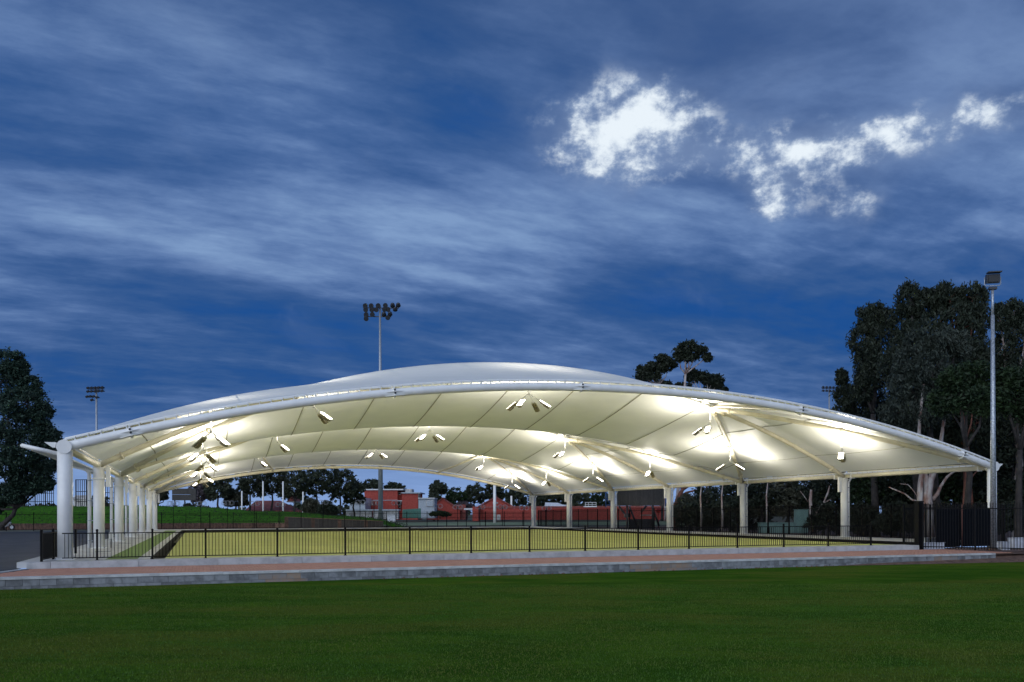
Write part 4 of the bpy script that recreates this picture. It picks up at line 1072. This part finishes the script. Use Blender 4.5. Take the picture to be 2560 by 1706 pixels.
# green utility cabinets on the right
def cabinet(x0, x1, yt, yb, d_, lab):
    r_ = thing('utility_cabinet', at((x0 + x1) / 2, yb, d_), lab, 'cabinet', 'green utility cabinets')
    t = MB(); pxbox(t, x0, x1, yt, yb, d_, .9); t.build('body', M['utilgreen'], r_)
    w_ = (x1 - x0) / 2
    for i in range(2):
        t = MB(); pxbox(t, x0 + w_ * i + 1.2, x0 + w_ * (i + 1) - 1.2, yt + 1.5, yb - 2, d_ - .03, .05); t.build('door', M['utilgreen'], r_)
    t = MB(); pxbox(t, x0 - .8, x1 + .8, yt - 1, yt, d_ - .06, 1.0); t.build('lid', M['utilgreen'], r_)
cabinet(1902, 1986, 1308, 1333, 76, 'wide low green utility cabinet behind the side fence')
cabinet(1993, 2021, 1275, 1333, 78, 'tall narrow green utility cabinet behind the side fence')
# motorbike at the far left
mk = thing('motorbike', at(14, 1326, 94), 'small motorbike with white fairing parked on the asphalt at the left edge', 'motorbike')
c_ = at(14, 1326, 94)
for dx_ in (-.68, .68):
    t = MB(); pts = [c_ + Vector((dx_ + math.cos(a) * .26, 0, .32 + math.sin(a) * .26)) for a in np.linspace(0, 2 * math.pi, 17)]; t.tube(pts, .06, 8, False); wh = t.build('wheel', M['tyre'], mk)
    t = MB(); t.tube([c_ + Vector((dx_, -.03, .32)), c_ + Vector((dx_, .03, .32))], .18, 14); t.build('rim', M['galv'], wh)
t = MB(); t.tube([c_ + Vector((.68, 0, .32)), c_ + Vector((.42, 0, .95))], .035, 8); t.tube([c_ + Vector((.44, -.32, 1.02)), c_ + Vector((.40, 0, .97)), c_ + Vector((.44, .32, 1.02))], .02, 6); t.build('fork', M['galv'], mk)
t = MB(); t.tube([c_ + Vector((.62, 0, .82)), c_ + Vector((.30, 0, .78)), c_ + Vector((-.05, 0, .72))], [.06, .19, .12], 12); t.tube([c_ + Vector((.25, 0, .6)), c_ + Vector((-.25, 0, .40))], [.16, .14], 10); t.build('fairing', M['fairing'], mk)
t = MB(); t.tube([c_ + Vector((0, 0, .74)), c_ + Vector((-.45, 0, .78)), c_ + Vector((-.85, 0, .90))], [.11, .12, .05], 10); t.build('saddle', M['tyre'], mk)
t = MB(); t.tube([c_ + Vector((-.68, .1, .32)), c_ + Vector((0, .1, .40)), c_ + Vector((.2, 0, .5))], .05, 8); t.build('swingarm', M['galv'], mk)

# dark floor plates and small fittings near the left columns
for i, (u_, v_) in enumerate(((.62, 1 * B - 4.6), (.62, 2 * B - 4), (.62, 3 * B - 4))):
    r_ = thing('floor_plate', G(u_, v_, 0), 'flat dark floor plate in the left concrete path, %s from the front' % ('first', 'second', 'third')[i], 'drain grate', 'dark plates on the left path')
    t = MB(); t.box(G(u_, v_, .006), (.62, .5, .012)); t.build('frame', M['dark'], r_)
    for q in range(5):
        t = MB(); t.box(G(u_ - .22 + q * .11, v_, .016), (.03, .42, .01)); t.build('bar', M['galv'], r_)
r_ = thing('power_box', G(.62, B + .3, 0), 'small white power box on a short stand beside the second left column', 'box')
t = MB(); t.box(G(.52, B + .3, .62), (.20, .14, .34)); t.build('case', M['steel'], r_); t = MB(); t.tube([G(.52, B + .3, 0), G(.52, B + .3, .46)], .03, 8); t.build('stand', M['dark'], r_)

# ------------------------------------------------------------------ trees
def leaves(cent, rad, n_sub, per, size, asp, droop, clump=.34):
    out_c = []
    n_sub = max(1, int(n_sub))
    dirs = rng.normal(size=(n_sub, 3)); dirs /= np.linalg.norm(dirs, axis=1)[:, None]
    rr_ = rng.uniform(.45, 1.0, n_sub) ** .6
    subs = np.array(cent) + dirs * rr_[:, None] * np.array(rad)
    cl = clump * min(rad[0], rad[1], rad[2] * 1.4)
    P_ = np.repeat(subs, per, 0); 
    off = rng.normal(size=P_.shape) * cl * .55; off[:, 2] *= .75
    P_ = P_ + off * rng.uniform(.6, 1.2, (len(P_), 1))
    P_[:, 2] -= droop * np.abs(rng.normal(size=len(P_))) * cl
    n = len(P_)
    a = rng.normal(size=(n, 3)); a[:, 2] = a[:, 2] * (1 - droop) - droop * 1.6; a /= np.linalg.norm(a, axis=1)[:, None]
    b = np.cross(a, rng.normal(size=(n, 3))); b /= np.linalg.norm(b, axis=1)[:, None] + 1e-9
    s = size * rng.uniform(.6, 1.35, (n, 1))
    a = a * s; b = b * s * asp
    V = np.stack([P_ - a * .5, P_ + b * .5, P_ + a * .5, P_ - b * .5], 1).reshape(-1, 3)
    return V, subs
def tree(name, label, base, clumps, leaf, bark, size, trunk_r, group=None, per=34, dens=1.0, asp=.45, droop=.25, cat='tree', forks=.55, clump=.34, limbs=True):
    base = Vector(base)
    r_ = thing(name, base, label, cat, group)
    VV_ = []; tops = []
    for c_ in clumps:
        cx, cy_, cz, rx, ry, rz = c_
        vol = (rx * ry * rz) ** (1 / 3)
        ns = dens * 14 * (vol / (clump * vol * 1.6)) ** 1.6
        V, subs = leaves((cx, cy_, cz), (rx, ry, rz), ns, per, size, asp, droop, clump)
        VV_.append(V); tops.append((Vector((cx, cy_, cz)), subs))
    V = np.concatenate(VV_); q = np.arange(len(V)).reshape(-1, 4)
    np_mesh('crown', V, q, M[leaf], r_)
    zt = min(c_[2] - c_[5] * .5 for c_ in clumps); cxm = sum(c_[0] for c_ in clumps) / len(clumps); cym = sum(c_[1] for c_ in clumps) / len(clumps)
    fork = Vector((base.x * .35 + cxm * .65, base.y * .35 + cym * .65, max(base.z + 1.0, min(zt, base.z + (max(c_[2] for c_ in clumps) - base.z) * forks))))
    t = MB(); p1 = base.lerp(fork, .35) + Vector((random.uniform(-.2, .2), 0, 0)); p2 = base.lerp(fork, .7) + Vector((random.uniform(-.25, .25), 0, 0))
    t.tube([base - ZD * .2, base + ZD * .3, p1, p2, fork], [trunk_r * 1.5, trunk_r * 1.15, trunk_r, trunk_r * .85, trunk_r * .7], 9)
    if limbs:
        for c0_, subs in tops:
            mid_ = fork.lerp(c0_, .5) + Vector((random.uniform(-.4, .4), random.uniform(-.4, .4), -.3))
            t.tube([fork, mid_, c0_], [trunk_r * .55, trunk_r * .38, trunk_r * .18], 6)
            for s_ in subs[:6]: t.tube([c0_, c0_.lerp(Vector(s_), .55) + Vector((0, 0, -.15)), Vector(s_)], [trunk_r * .2, trunk_r * .12, .02], 4, False)
    t.build('trunk', M[bark], r_)
    return r_
def pc(x, y, d_, wpx, hpx, dep=None, dy=0.0):     # clump measured in the photograph, set at its distance with real radii
    p = at(x, y, d_ + dy); k = d_ / FPX
    return (p.x, p.y, p.z, wpx * k, dep if dep else (wpx * k + hpx * k) / 2, hpx * k)

# big gums on the right
tree('gum_tree', 'tallest dark gum tree right of the canopy, its drooping top standing clear against the sky', at(2300, 1340, 66),
     [pc(2275, 745, 66, 32, 42), pc(2310, 760, 66, 30, 40), pc(2255, 800, 67, 30, 45), pc(2300, 840, 64, 45, 60), pc(2250, 900, 65, 45, 55), pc(2330, 930, 62, 55, 60), pc(2290, 1010, 63, 60, 55), pc(2340, 1090, 64, 50, 50)],
     'leaf_gum', 'bark', .34, .34, 'gum trees right of the canopy', per=46, dens=1.5, asp=.30, droop=.75)
tree('gum_tree', 'dark gum tree whose rounded tops stand between the tallest gum and the light pole', at(2420, 1345, 64),
     [pc(2345, 745, 66, 28, 38), pc(2375, 745, 65, 28, 42), pc(2390, 800, 64, 40, 55), pc(2432, 745, 64, 30, 40), pc(2430, 810, 63, 38, 55), pc(2400, 890, 62, 55, 60), pc(2440, 900, 61, 45, 50), pc(2370, 970, 62, 50, 50), pc(2440, 1060, 62, 50, 60)],
     'leaf_gum', 'barkred', .34, .30, 'gum trees right of the canopy', per=46, dens=1.4, asp=.30, droop=.75)
tree('gum_tree', 'dark gum tree with a square-topped crown, leftmost of the tall gums', at(2190, 1338, 70),
     [pc(2170, 795, 70, 26, 34), pc(2200, 790, 70, 26, 34), pc(2160, 850, 70, 34, 50), pc(2205, 860, 69, 38, 52), pc(2165, 905, 70, 30, 40), pc(2195, 925, 69, 40, 40), pc(2160, 965, 70, 26, 36)],
     'leaf_gum', 'bark', .34, .28, 'gum trees right of the canopy', per=44, dens=1.4, asp=.30, droop=.75)
tree('gum_tree', 'lower gum tree with thin ragged foliage just above the right slope of the canopy', at(2150, 1338, 72),
     [pc(2104, 940, 74, 14, 22), pc(2112, 985, 74, 24, 26), pc(2140, 1000, 73, 34, 32), pc(2185, 1010, 72, 40, 36), pc(2150, 1050, 73, 40, 30), pc(2210, 1075, 71, 45, 35), pc(2110, 1030, 74, 34, 18)],
     'leaf_gum', 'bark', .32, .22, 'gum trees right of the canopy', per=40, dens=1.2, asp=.32, droop=.6)
tree('gum_tree', 'grey-leaved gum tree in front of the tall dark gums', at(2350, 1345, 58),
     [pc(2290, 850, 58, 26, 26), pc(2275, 900, 58, 40, 40), pc(2350, 850, 58, 38, 38), pc(2390, 860, 58, 30, 36), pc(2330, 920, 57, 50, 45), pc(2270, 960, 58, 46, 40), pc(2320, 1010, 57, 50, 45), pc(2250, 1030, 58, 44, 40)],
     'leaf_grey', 'bark', .30, .26, 'gum trees right of the canopy', per=46, dens=1.2, asp=.28, droop=.8)
tree('gum_tree', 'gum tree at the right edge of the photo behind the light pole', at(2540, 1350, 62),
     [pc(2500, 790, 62, 20, 36), pc(2535, 780, 62, 30, 34), pc(2575, 790, 62, 40, 40), pc(2510, 860, 62, 34, 50), pc(2560, 870, 61, 50, 60), pc(2530, 950, 61, 50, 55), pc(2600, 960, 60, 60, 60), pc(2550, 1050, 61, 60, 60)],
     'leaf_gum', 'barkwhite', .33, .28, 'gum trees right of the canopy', per=44, dens=1.3, asp=.30, droop=.75)
tree('bushy_tree', 'bushy mid-green tree left of the light pole, below the gum crowns', at(2420, 1350, 52),
     [pc(2390, 945, 52, 40, 30), pc(2440, 930, 52, 42, 30), pc(2410, 985, 52, 60, 40), pc(2460, 990, 52, 36, 40), pc(2360, 1000, 53, 34, 34)],
     'leaf_green', 'bark', .26, .2, 'bushy trees by the light pole', per=46, dens=1.3, asp=.4, droop=.4)
tree('bushy_tree', 'bushy mid-green tree right of the light pole at the edge of the photo', at(2545, 1352, 52),
     [pc(2520, 945, 52, 30, 30), pc(2560, 940, 52, 40, 32), pc(2540, 1000, 52, 50, 44), pc(2590, 1010, 52, 50, 44)],
     'leaf_green', 'bark', .26, .2, 'bushy trees by the light pole', per=46, dens=1.3, asp=.4, droop=.4)
# understorey on the right seen above and below the canopy edge
und = [(1720, 1262, 96, 40, 26, 'leaf_olive', 'olive shrubby tree right of the scoreboard'), (1775, 1250, 92, 44, 34, 'leaf_gum', 'dark spreading tree between the fourth and third right columns'),
       (1840, 1240, 88, 46, 36, 'leaf_gum', 'dark tree directly behind the third right column'), (1905, 1225, 84, 48, 40, 'leaf_gum', 'dark tree above the low green cabinet'),
       (1965, 1225, 82, 44, 38, 'leaf_olive', 'olive tree with pale limbs above the tall green cabinet'), (2035, 1220, 80, 46, 42, 'leaf_gum', 'dark tree left of the second right column'),
       (2100, 1190, 76, 44, 50, 'leaf_gum', 'dark tree behind the second right column'), (2165, 1200, 72, 50, 46, 'leaf_green', 'green leafy tree right of the second right column'),
       (2235, 1200, 70, 50, 44, 'leaf_gum', 'dark leafy tree left of the white gum trunk'), (2310, 1190, 72, 50, 60, 'leaf_gum', 'dark tree behind the white gum trunk'),
       (2385, 1190, 68, 55, 60, 'leaf_green', 'green tree right of the white gum trunk'), (2450, 1200, 66, 50, 70, 'leaf_gum', 'dark tree between the red trunk and the light pole'),
       (2540, 1180, 62, 60, 80, 'leaf_gum', 'dark tree filling the right edge behind the fence')]
for i, (x_, y_, d_, wp, hp, lf, lab) in enumerate(und):
    tree('shade_tree', lab, at(x_, 1335, d_), [pc(x_, y_, d_, wp, hp), pc(x_ - wp * .55, y_ + hp * .5, d_ + 1, wp * .7, hp * .6), pc(x_ + wp * .5, y_ + hp * .45, d_ - 1, wp * .7, hp * .6), pc(x_ + wp * .1, y_ + hp * 1.1, d_, wp * .9, hp * .55), pc(x_ - wp * .1, y_ - hp * .6, d_ + 2, wp * .7, hp * .6)],
         lf, 'bark', .36, .2, 'shade trees behind the side fence', per=36, dens=.85, asp=.38, droop=.35)
for i, (x_, d_, wp, lab) in enumerate(((1735, 86, 34, 'low dark bush right of the scoreboard'), (1800, 82, 34, 'low dark bush left of the third right column'), (1885, 90, 40, 'low dark bush behind the low green cabinet'), (2060, 74, 36, 'low dark bush left of the second right column'), (2160, 70, 40, 'low dark bush right of the second right column'),
                                 (2250, 66, 46, 'low dark bush left of the gate post'), (2350, 62, 50, 'low dark bush behind the white blocks'), (2430, 60, 50, 'low dark bush behind the solid gate'), (2540, 58, 60, 'low dark bush right of the light pole'))):
    tree('bush', lab, at(x_, 1338, d_), [pc(x_, 1300, d_, wp, 26), pc(x_ - wp * .7, 1308, d_, wp * .6, 22), pc(x_ + wp * .7, 1305, d_, wp * .6, 22), pc(x_, 1275, d_, wp * .8, 20)], 'leaf_gum', 'bark', .30, .08, 'bushes behind the side fence', per=34, dens=.9, asp=.4, droop=.3, cat='bush')
for x_, y_, d_, wp, hp, lab in ((2215, 1110, 76, 60, 40, 'dark leafy tree closing the gap under the leftmost tall gums'), (2300, 1100, 74, 60, 44, 'dark leafy tree under the tallest gum crown'), (2385, 1100, 72, 60, 50, 'dark leafy tree under the round-topped gum crown'), (2470, 1100, 70, 56, 50, 'dark leafy tree directly behind the upper light pole shaft'), (2550, 1090, 68, 60, 60, 'dark leafy tree under the edge gum crown')):
    tree('shade_tree', lab, at(x_, 1335, d_), [pc(x_, y_, d_, wp, hp), pc(x_ - wp * .5, y_ + hp * .8, d_, wp * .8, hp * .8), pc(x_ + wp * .5, y_ + hp * .9, d_ - 1, wp * .8, hp * .8), pc(x_, y_ + hp * 2.0, d_, wp, hp)], 'leaf_gum', 'bark', .36, .2, 'shade trees behind the side fence', per=40, dens=1.1, asp=.38, droop=.4)
for x_, y_, d_, wp, hp, lab in ((2250, 1000, 84, 56, 60, 'dark backing gum seen through the gaps left of the grey-leaved gum'), (2360, 980, 84, 60, 70, 'dark backing gum behind the grey-leaved gum'), (2465, 960, 82, 50, 90, 'dark backing gum seen left of the light pole shaft'), (2550, 960, 80, 60, 90, 'dark backing gum at the right edge of the photo')):
    tree('gum_tree', lab, at(x_, 1335, d_), [pc(x_, y_, d_, wp, hp), pc(x_ - wp * .4, y_ + hp, d_, wp, hp), pc(x_ + wp * .4, y_ + hp * 1.1, d_ - 1, wp, hp), pc(x_, y_ + hp * 2.0, d_, wp, hp)], 'leaf_gum', 'bark', .42, .2, 'gum trees right of the canopy', per=44, dens=1.3, asp=.4, droop=.5)
# white gum and red gum trunks standing in front
def bole(name, lab, segs, m_, d_):
    b0 = at(*segs[0][0][:2], d_); r_ = thing(name, (b0.x, b0.y, b0.z), lab, 'tree')
    for i, sg in enumerate(segs):
        pts = [at(x, y, d_ + dd__) for x, y, rr_, dd__ in [(*p, 0)[:4] if len(p) == 3 else p for p in sg]]
        t = MB(); t.tube(pts, [p[2] for p in sg], 10 if i == 0 else 8); t.build('trunk' if i == 0 else 'limb', m_, r_)
    return r_
bole('white_gum', 'pale peeling forked gum trunk behind the tall fence, under the canopy right end',
     [[(2322, 1360, .42), (2320, 1290, .36), (2318, 1240, .30), (2326, 1200, .24), (2338, 1170, .18), (2350, 1120, .14), (2360, 1050, .10)], [(2305, 1285, .24), (2300, 1250, .21), (2301, 1210, .18), (2305, 1180, .16), (2296, 1120, .13), (2300, 1040, .10), (2310, 960, .07)], [(2316, 1240, .2), (2316, 1205, .18), (2312, 1180, .15), (2318, 1130, .12)],
      [(2330, 1250, .16), (2343, 1236, .13), (2352, 1216, .10), (2366, 1195, .09), (2380, 1182, .07), (2400, 1172, .04)], [(2300, 1256, .07), (2280, 1250, .06), (2262, 1235, .05), (2240, 1226, .05), (2222, 1218, .03)], [(2296, 1245, .04), (2282, 1225, .03), (2270, 1212, .03), (2250, 1210, .02)]], M['barkwhite'], 57)
bole('red_gum', 'smooth red-brown gum trunk behind the fence, left of the light pole',
     [[(2415, 1350, .22), (2414, 1260, .20), (2418, 1215, .22), (2422, 1170, .18), (2416, 1120, .16), (2408, 1060, .14), (2402, 1000, .10)], [(2424, 1200, .08), (2436, 1185, .05), (2450, 1170, .04), (2480, 1150, .02)], [(2412, 1110, .07), (2428, 1060, .05), (2434, 1000, .03)]], M['barkred'], 56)
bole('leaning_gum', 'leaning pale gum trunk right of the green cabinets',
     [[(2030, 1330, .16), (2028, 1290, .15), (2026, 1250, .14), (2028, 1225, .10)], [(2036, 1290, .07), (2050, 1268, .06), (2060, 1255, .06), (2070, 1232, .08), (2074, 1215, .04)], [(2060, 1258, .05), (2078, 1248, .03)], [(2020, 1255, .04), (2010, 1240, .03), (2000, 1228, .02)]], M['barkwhite'], 74)
bole('red_barked_gum', 'rough red-barked leaning trunk just right of the fourth right column',
     [[(1683, 1328, .5), (1685, 1290, .36), (1690, 1262, .30), (1700, 1236, .24), (1712, 1215, .16)], [(1695, 1245, .14), (1716, 1232, .12), (1740, 1226, .10), (1762, 1234, .06)], [(1703, 1228, .14), (1722, 1216, .10), (1750, 1208, .05)]], M['barkred'], 98)

# umbrella gums behind the canopy crown
tree('umbrella_gum', 'tall umbrella-crowned gum with bare forked limbs showing above the canopy', at(1690, 1300, 130),
     [pc(1722, 866, 130, 26, 13), pc(1705, 880, 130, 22, 14), pc(1745, 880, 130, 24, 14), pc(1698, 894, 130, 14, 10), pc(1768, 893, 130, 12, 11), pc(1722, 893, 130, 20, 10)],
     'leaf_gum', 'barkwhite', .42, .24, 'umbrella gums behind the canopy', per=46, dens=1.0, asp=.5, droop=.1, clump=.38, forks=.84)
tree('umbrella_gum', 'umbrella-crowned gum left of the tallest one above the canopy', at(1664, 1300, 134),
     [pc(1655, 900, 134, 18, 13), pc(1672, 910, 134, 20, 15), pc(1640, 915, 134, 20, 13), pc(1612, 925, 134, 20, 14), pc(1605, 940, 134, 16, 14), pc(1630, 940, 134, 20, 14), pc(1650, 925, 134, 16, 10)],
     'leaf_gum', 'barkwhite', .42, .18, 'umbrella gums behind the canopy', per=46, dens=1.0, asp=.5, droop=.1, clump=.38, forks=.84)
tree('umbrella_gum', 'lower spreading gum to the right of the tallest umbrella gum', at(1770, 1300, 132),
     [pc(1730, 933, 132, 18, 12), pc(1745, 942, 132, 20, 12), pc(1765, 945, 132, 18, 14), pc(1785, 950, 132, 20, 16), pc(1795, 960, 132, 12, 12), pc(1722, 945, 132, 10, 9)],
     'leaf_gum', 'barkwhite', .42, .16, 'umbrella gums behind the canopy', per=46, dens=1.0, asp=.5, droop=.1, clump=.38, forks=.84)
for x_, y_, wp, hp, lab in ((1655, 960, 26, 9, 'small round tree top left of the tall umbrella gum, just above the fabric'), (1705, 964, 24, 8, 'small dark tree top under the tall umbrella gum, just above the fabric'), (1775, 970, 16, 8, 'brownish tree top below the lower spreading gum'), (1811, 974, 8, 6, 'tiny tree top at the right end of the umbrella gum group')):
    tree('tree_top', lab, at(x_, 1300, 150), [pc(x_, y_, 150, wp, hp), pc(x_ - wp * .4, y_ + 8, 150, wp * .7, hp), pc(x_ + wp * .3, y_ + 10, 150, wp * .8, hp)], 'leaf_gum', 'bark', .45, .2, 'tree tops behind the fabric', per=36, dens=.8, asp=.5, droop=.1)
# dense tree at the left edge
tree('dense_evergreen', 'huge dense dark evergreen filling the left edge behind the asphalt', at(4, 1322, 92),
     [pc(15, 905, 92, 45, 30), pc(45, 925, 92, 26, 28), pc(0, 960, 92, 60, 50), pc(75, 970, 92, 28, 34), pc(60, 1010, 91, 55, 48), pc(105, 1040, 91, 26, 34), pc(20, 1050, 90, 60, 50), pc(110, 1090, 91, 34, 36), pc(60, 1110, 90, 60, 44), pc(135, 1100, 91, 22, 26), pc(115, 1150, 91, 36, 34), pc(30, 1160, 90, 50, 40), pc(80, 1185, 91, 50, 30), pc(-20, 1120, 92, 50, 80), pc(100, 1205, 92, 24, 16), pc(45, 1215, 91, 30, 20), pc(10, 1235, 92, 26, 26), pc(-15, 1262, 92, 26, 22), pc(35, 1240, 91, 26, 16), pc(75, 1222, 91, 30, 14), pc(118, 1212, 91, 20, 12)],
     'leaf_pine', 'bark', .34, .27, None, per=52, dens=1.5, asp=.42, droop=.15, clump=.30)
# eucalypts beyond the mound
for i, (x_, d_, yt, wp, hp, lf, lab) in enumerate((
        (395, 165, 1225, 22, 20, 'leaf_olive', 'thin olive tree left of the far dark screen'), (500, 172, 1210, 26, 34, 'leaf_bare', 'brown-tinged tree right of the far dark screen'),
        (545, 168, 1195, 34, 44, 'leaf_far', 'broad gum tree left of the first goal post'), (590, 170, 1235, 30, 24, 'leaf_olive', 'low olive tree by the first goal post'),
        (625, 175, 1180, 36, 50, 'leaf_far', 'tall gum tree between the first two goal posts'), (680, 178, 1175, 36, 48, 'leaf_far', 'tall gum tree between the two tall goal posts'),
        (735, 175, 1185, 36, 50, 'leaf_far', 'tall gum tree right of the third goal post'), (790, 178, 1175, 36, 50, 'leaf_far', 'tall gum tree above the two grey bushes'),
        (850, 182, 1185, 36, 48, 'leaf_far', 'gum tree left of the pale curved hall'), (885, 186, 1215, 26, 34, 'leaf_far', 'rounded gum tree touching the left of the brick building'),
        (930, 262, 1208, 26, 18, 'leaf_far', 'tree crown behind the left half of the brick building roof'), (985, 262, 1214, 28, 16, 'leaf_far', 'tree crown behind the right half of the brick building roof'),
        (1095, 265, 1212, 22, 18, 'leaf_far', 'airy gum tree with layered crown at the open sky gap'), (1085, 262, 1240, 16, 14, 'leaf_far', 'small airy tree left of the round green tree'),
        (1140, 258, 1232, 26, 24, 'leaf_green', 'round bright green tree behind the gabled brick house'), (1185, 268, 1222, 24, 28, 'leaf_far', 'gum tree left of the gabled brick hall'),
        (1235, 272, 1215, 26, 26, 'leaf_far', 'gum tree behind the point of the gabled hall'), (1290, 268, 1228, 28, 28, 'leaf_far', 'dark rounded tree right of the gabled hall'),
        (1350, 275, 1235, 28, 26, 'leaf_far', 'tree behind the farthest right column'), (1400, 278, 1238, 28, 24, 'leaf_far', 'tree behind the second farthest right column'),
        (1450, 270, 1238, 28, 26, 'leaf_far', 'tree above the red wall left of the stair platform'), (1500, 262, 1238, 28, 30, 'leaf_green', 'green tree right of the stair platform'))):
    tree('eucalypt' if lf != 'leaf_green' else 'green_tree', lab, at(x_, 1303, d_),
         [pc(x_, yt, d_, wp * .7, hp * .55), pc(x_ - wp * .5, yt + hp * .35, d_ + 2, wp * .55, hp * .45), pc(x_ + wp * .5, yt + hp * .3, d_ - 2, wp * .55, hp * .45), pc(x_ + wp * .05, yt + hp * .8, d_, wp * .8, hp * .5), pc(x_ - wp * .6, yt + hp * .95, d_, wp * .45, hp * .35), pc(x_ + wp * .65, yt + hp * .9, d_, wp * .45, hp * .35)],
         lf, 'bark', .55 if d_ < 200 else .7, .22, 'trees beyond the green', per=30, dens=.55, asp=.5, droop=.15, clump=.30)
for x_, d_, yt, wp, hp, lf, lab in ((778, 152, 1266, 24, 20, 'leaf_olive', 'rounded grey-green bush right of the fourth goal post'), (818, 150, 1272, 26, 20, 'leaf_gum', 'rounded dark bush right of the grey-green one'), (1160, 255, 1262, 26, 8, 'leaf_bare', 'leafless purple-grey hedge between the gabled buildings'), (1100, 205, 1283, 30, 6, 'leaf_green', 'low green hedge in front of the gabled brick house')):
    tree('rounded_bush', lab, at(x_, 1296, d_), [pc(x_, yt, d_, wp * .75, hp), pc(x_ - wp * .45, yt + 3, d_, wp * .5, hp * .7), pc(x_ + wp * .45, yt + 4, d_, wp * .5, hp * .7)], lf, 'bark', .34, .1, 'bushes beyond the green', per=46, dens=1.4, asp=.5, droop=.1, cat='bush', clump=.28)
# reddish brown bare tree and white trunks inside the understorey
for x_, lab in ((1752, 'pale thin trunk left of the third right column'), (1805, 'pale thin trunk behind the third fence post right of the scoreboard'), (1862 + 55, 'pale thin trunk above the low green cabinet')):
    bole('slender_gum', lab, [[(x_, 1335, .10), (x_ + 1, 1290, .09), (x_ - 1, 1240, .07), (x_ + 3, 1200, .04)]], M['barkwhite'], 80)
# far treeline closing the horizon
V = []
for i in range(260):
    x_ = rng.uniform(-900, 900); d_ = rng.uniform(420, 620)
    h_ = rng.uniform(5, 11); Vv, _ = leaves((x_, d_, h_ * .5), (9, 6, h_ * .6), 16, 14, 2.4, .7, .1, .5); V.append(Vv)
V = np.concatenate(V); tag(np_mesh('distant_treeline', V, np.arange(len(V)).reshape(-1, 4), M['leaf_far']), kind='stuff')
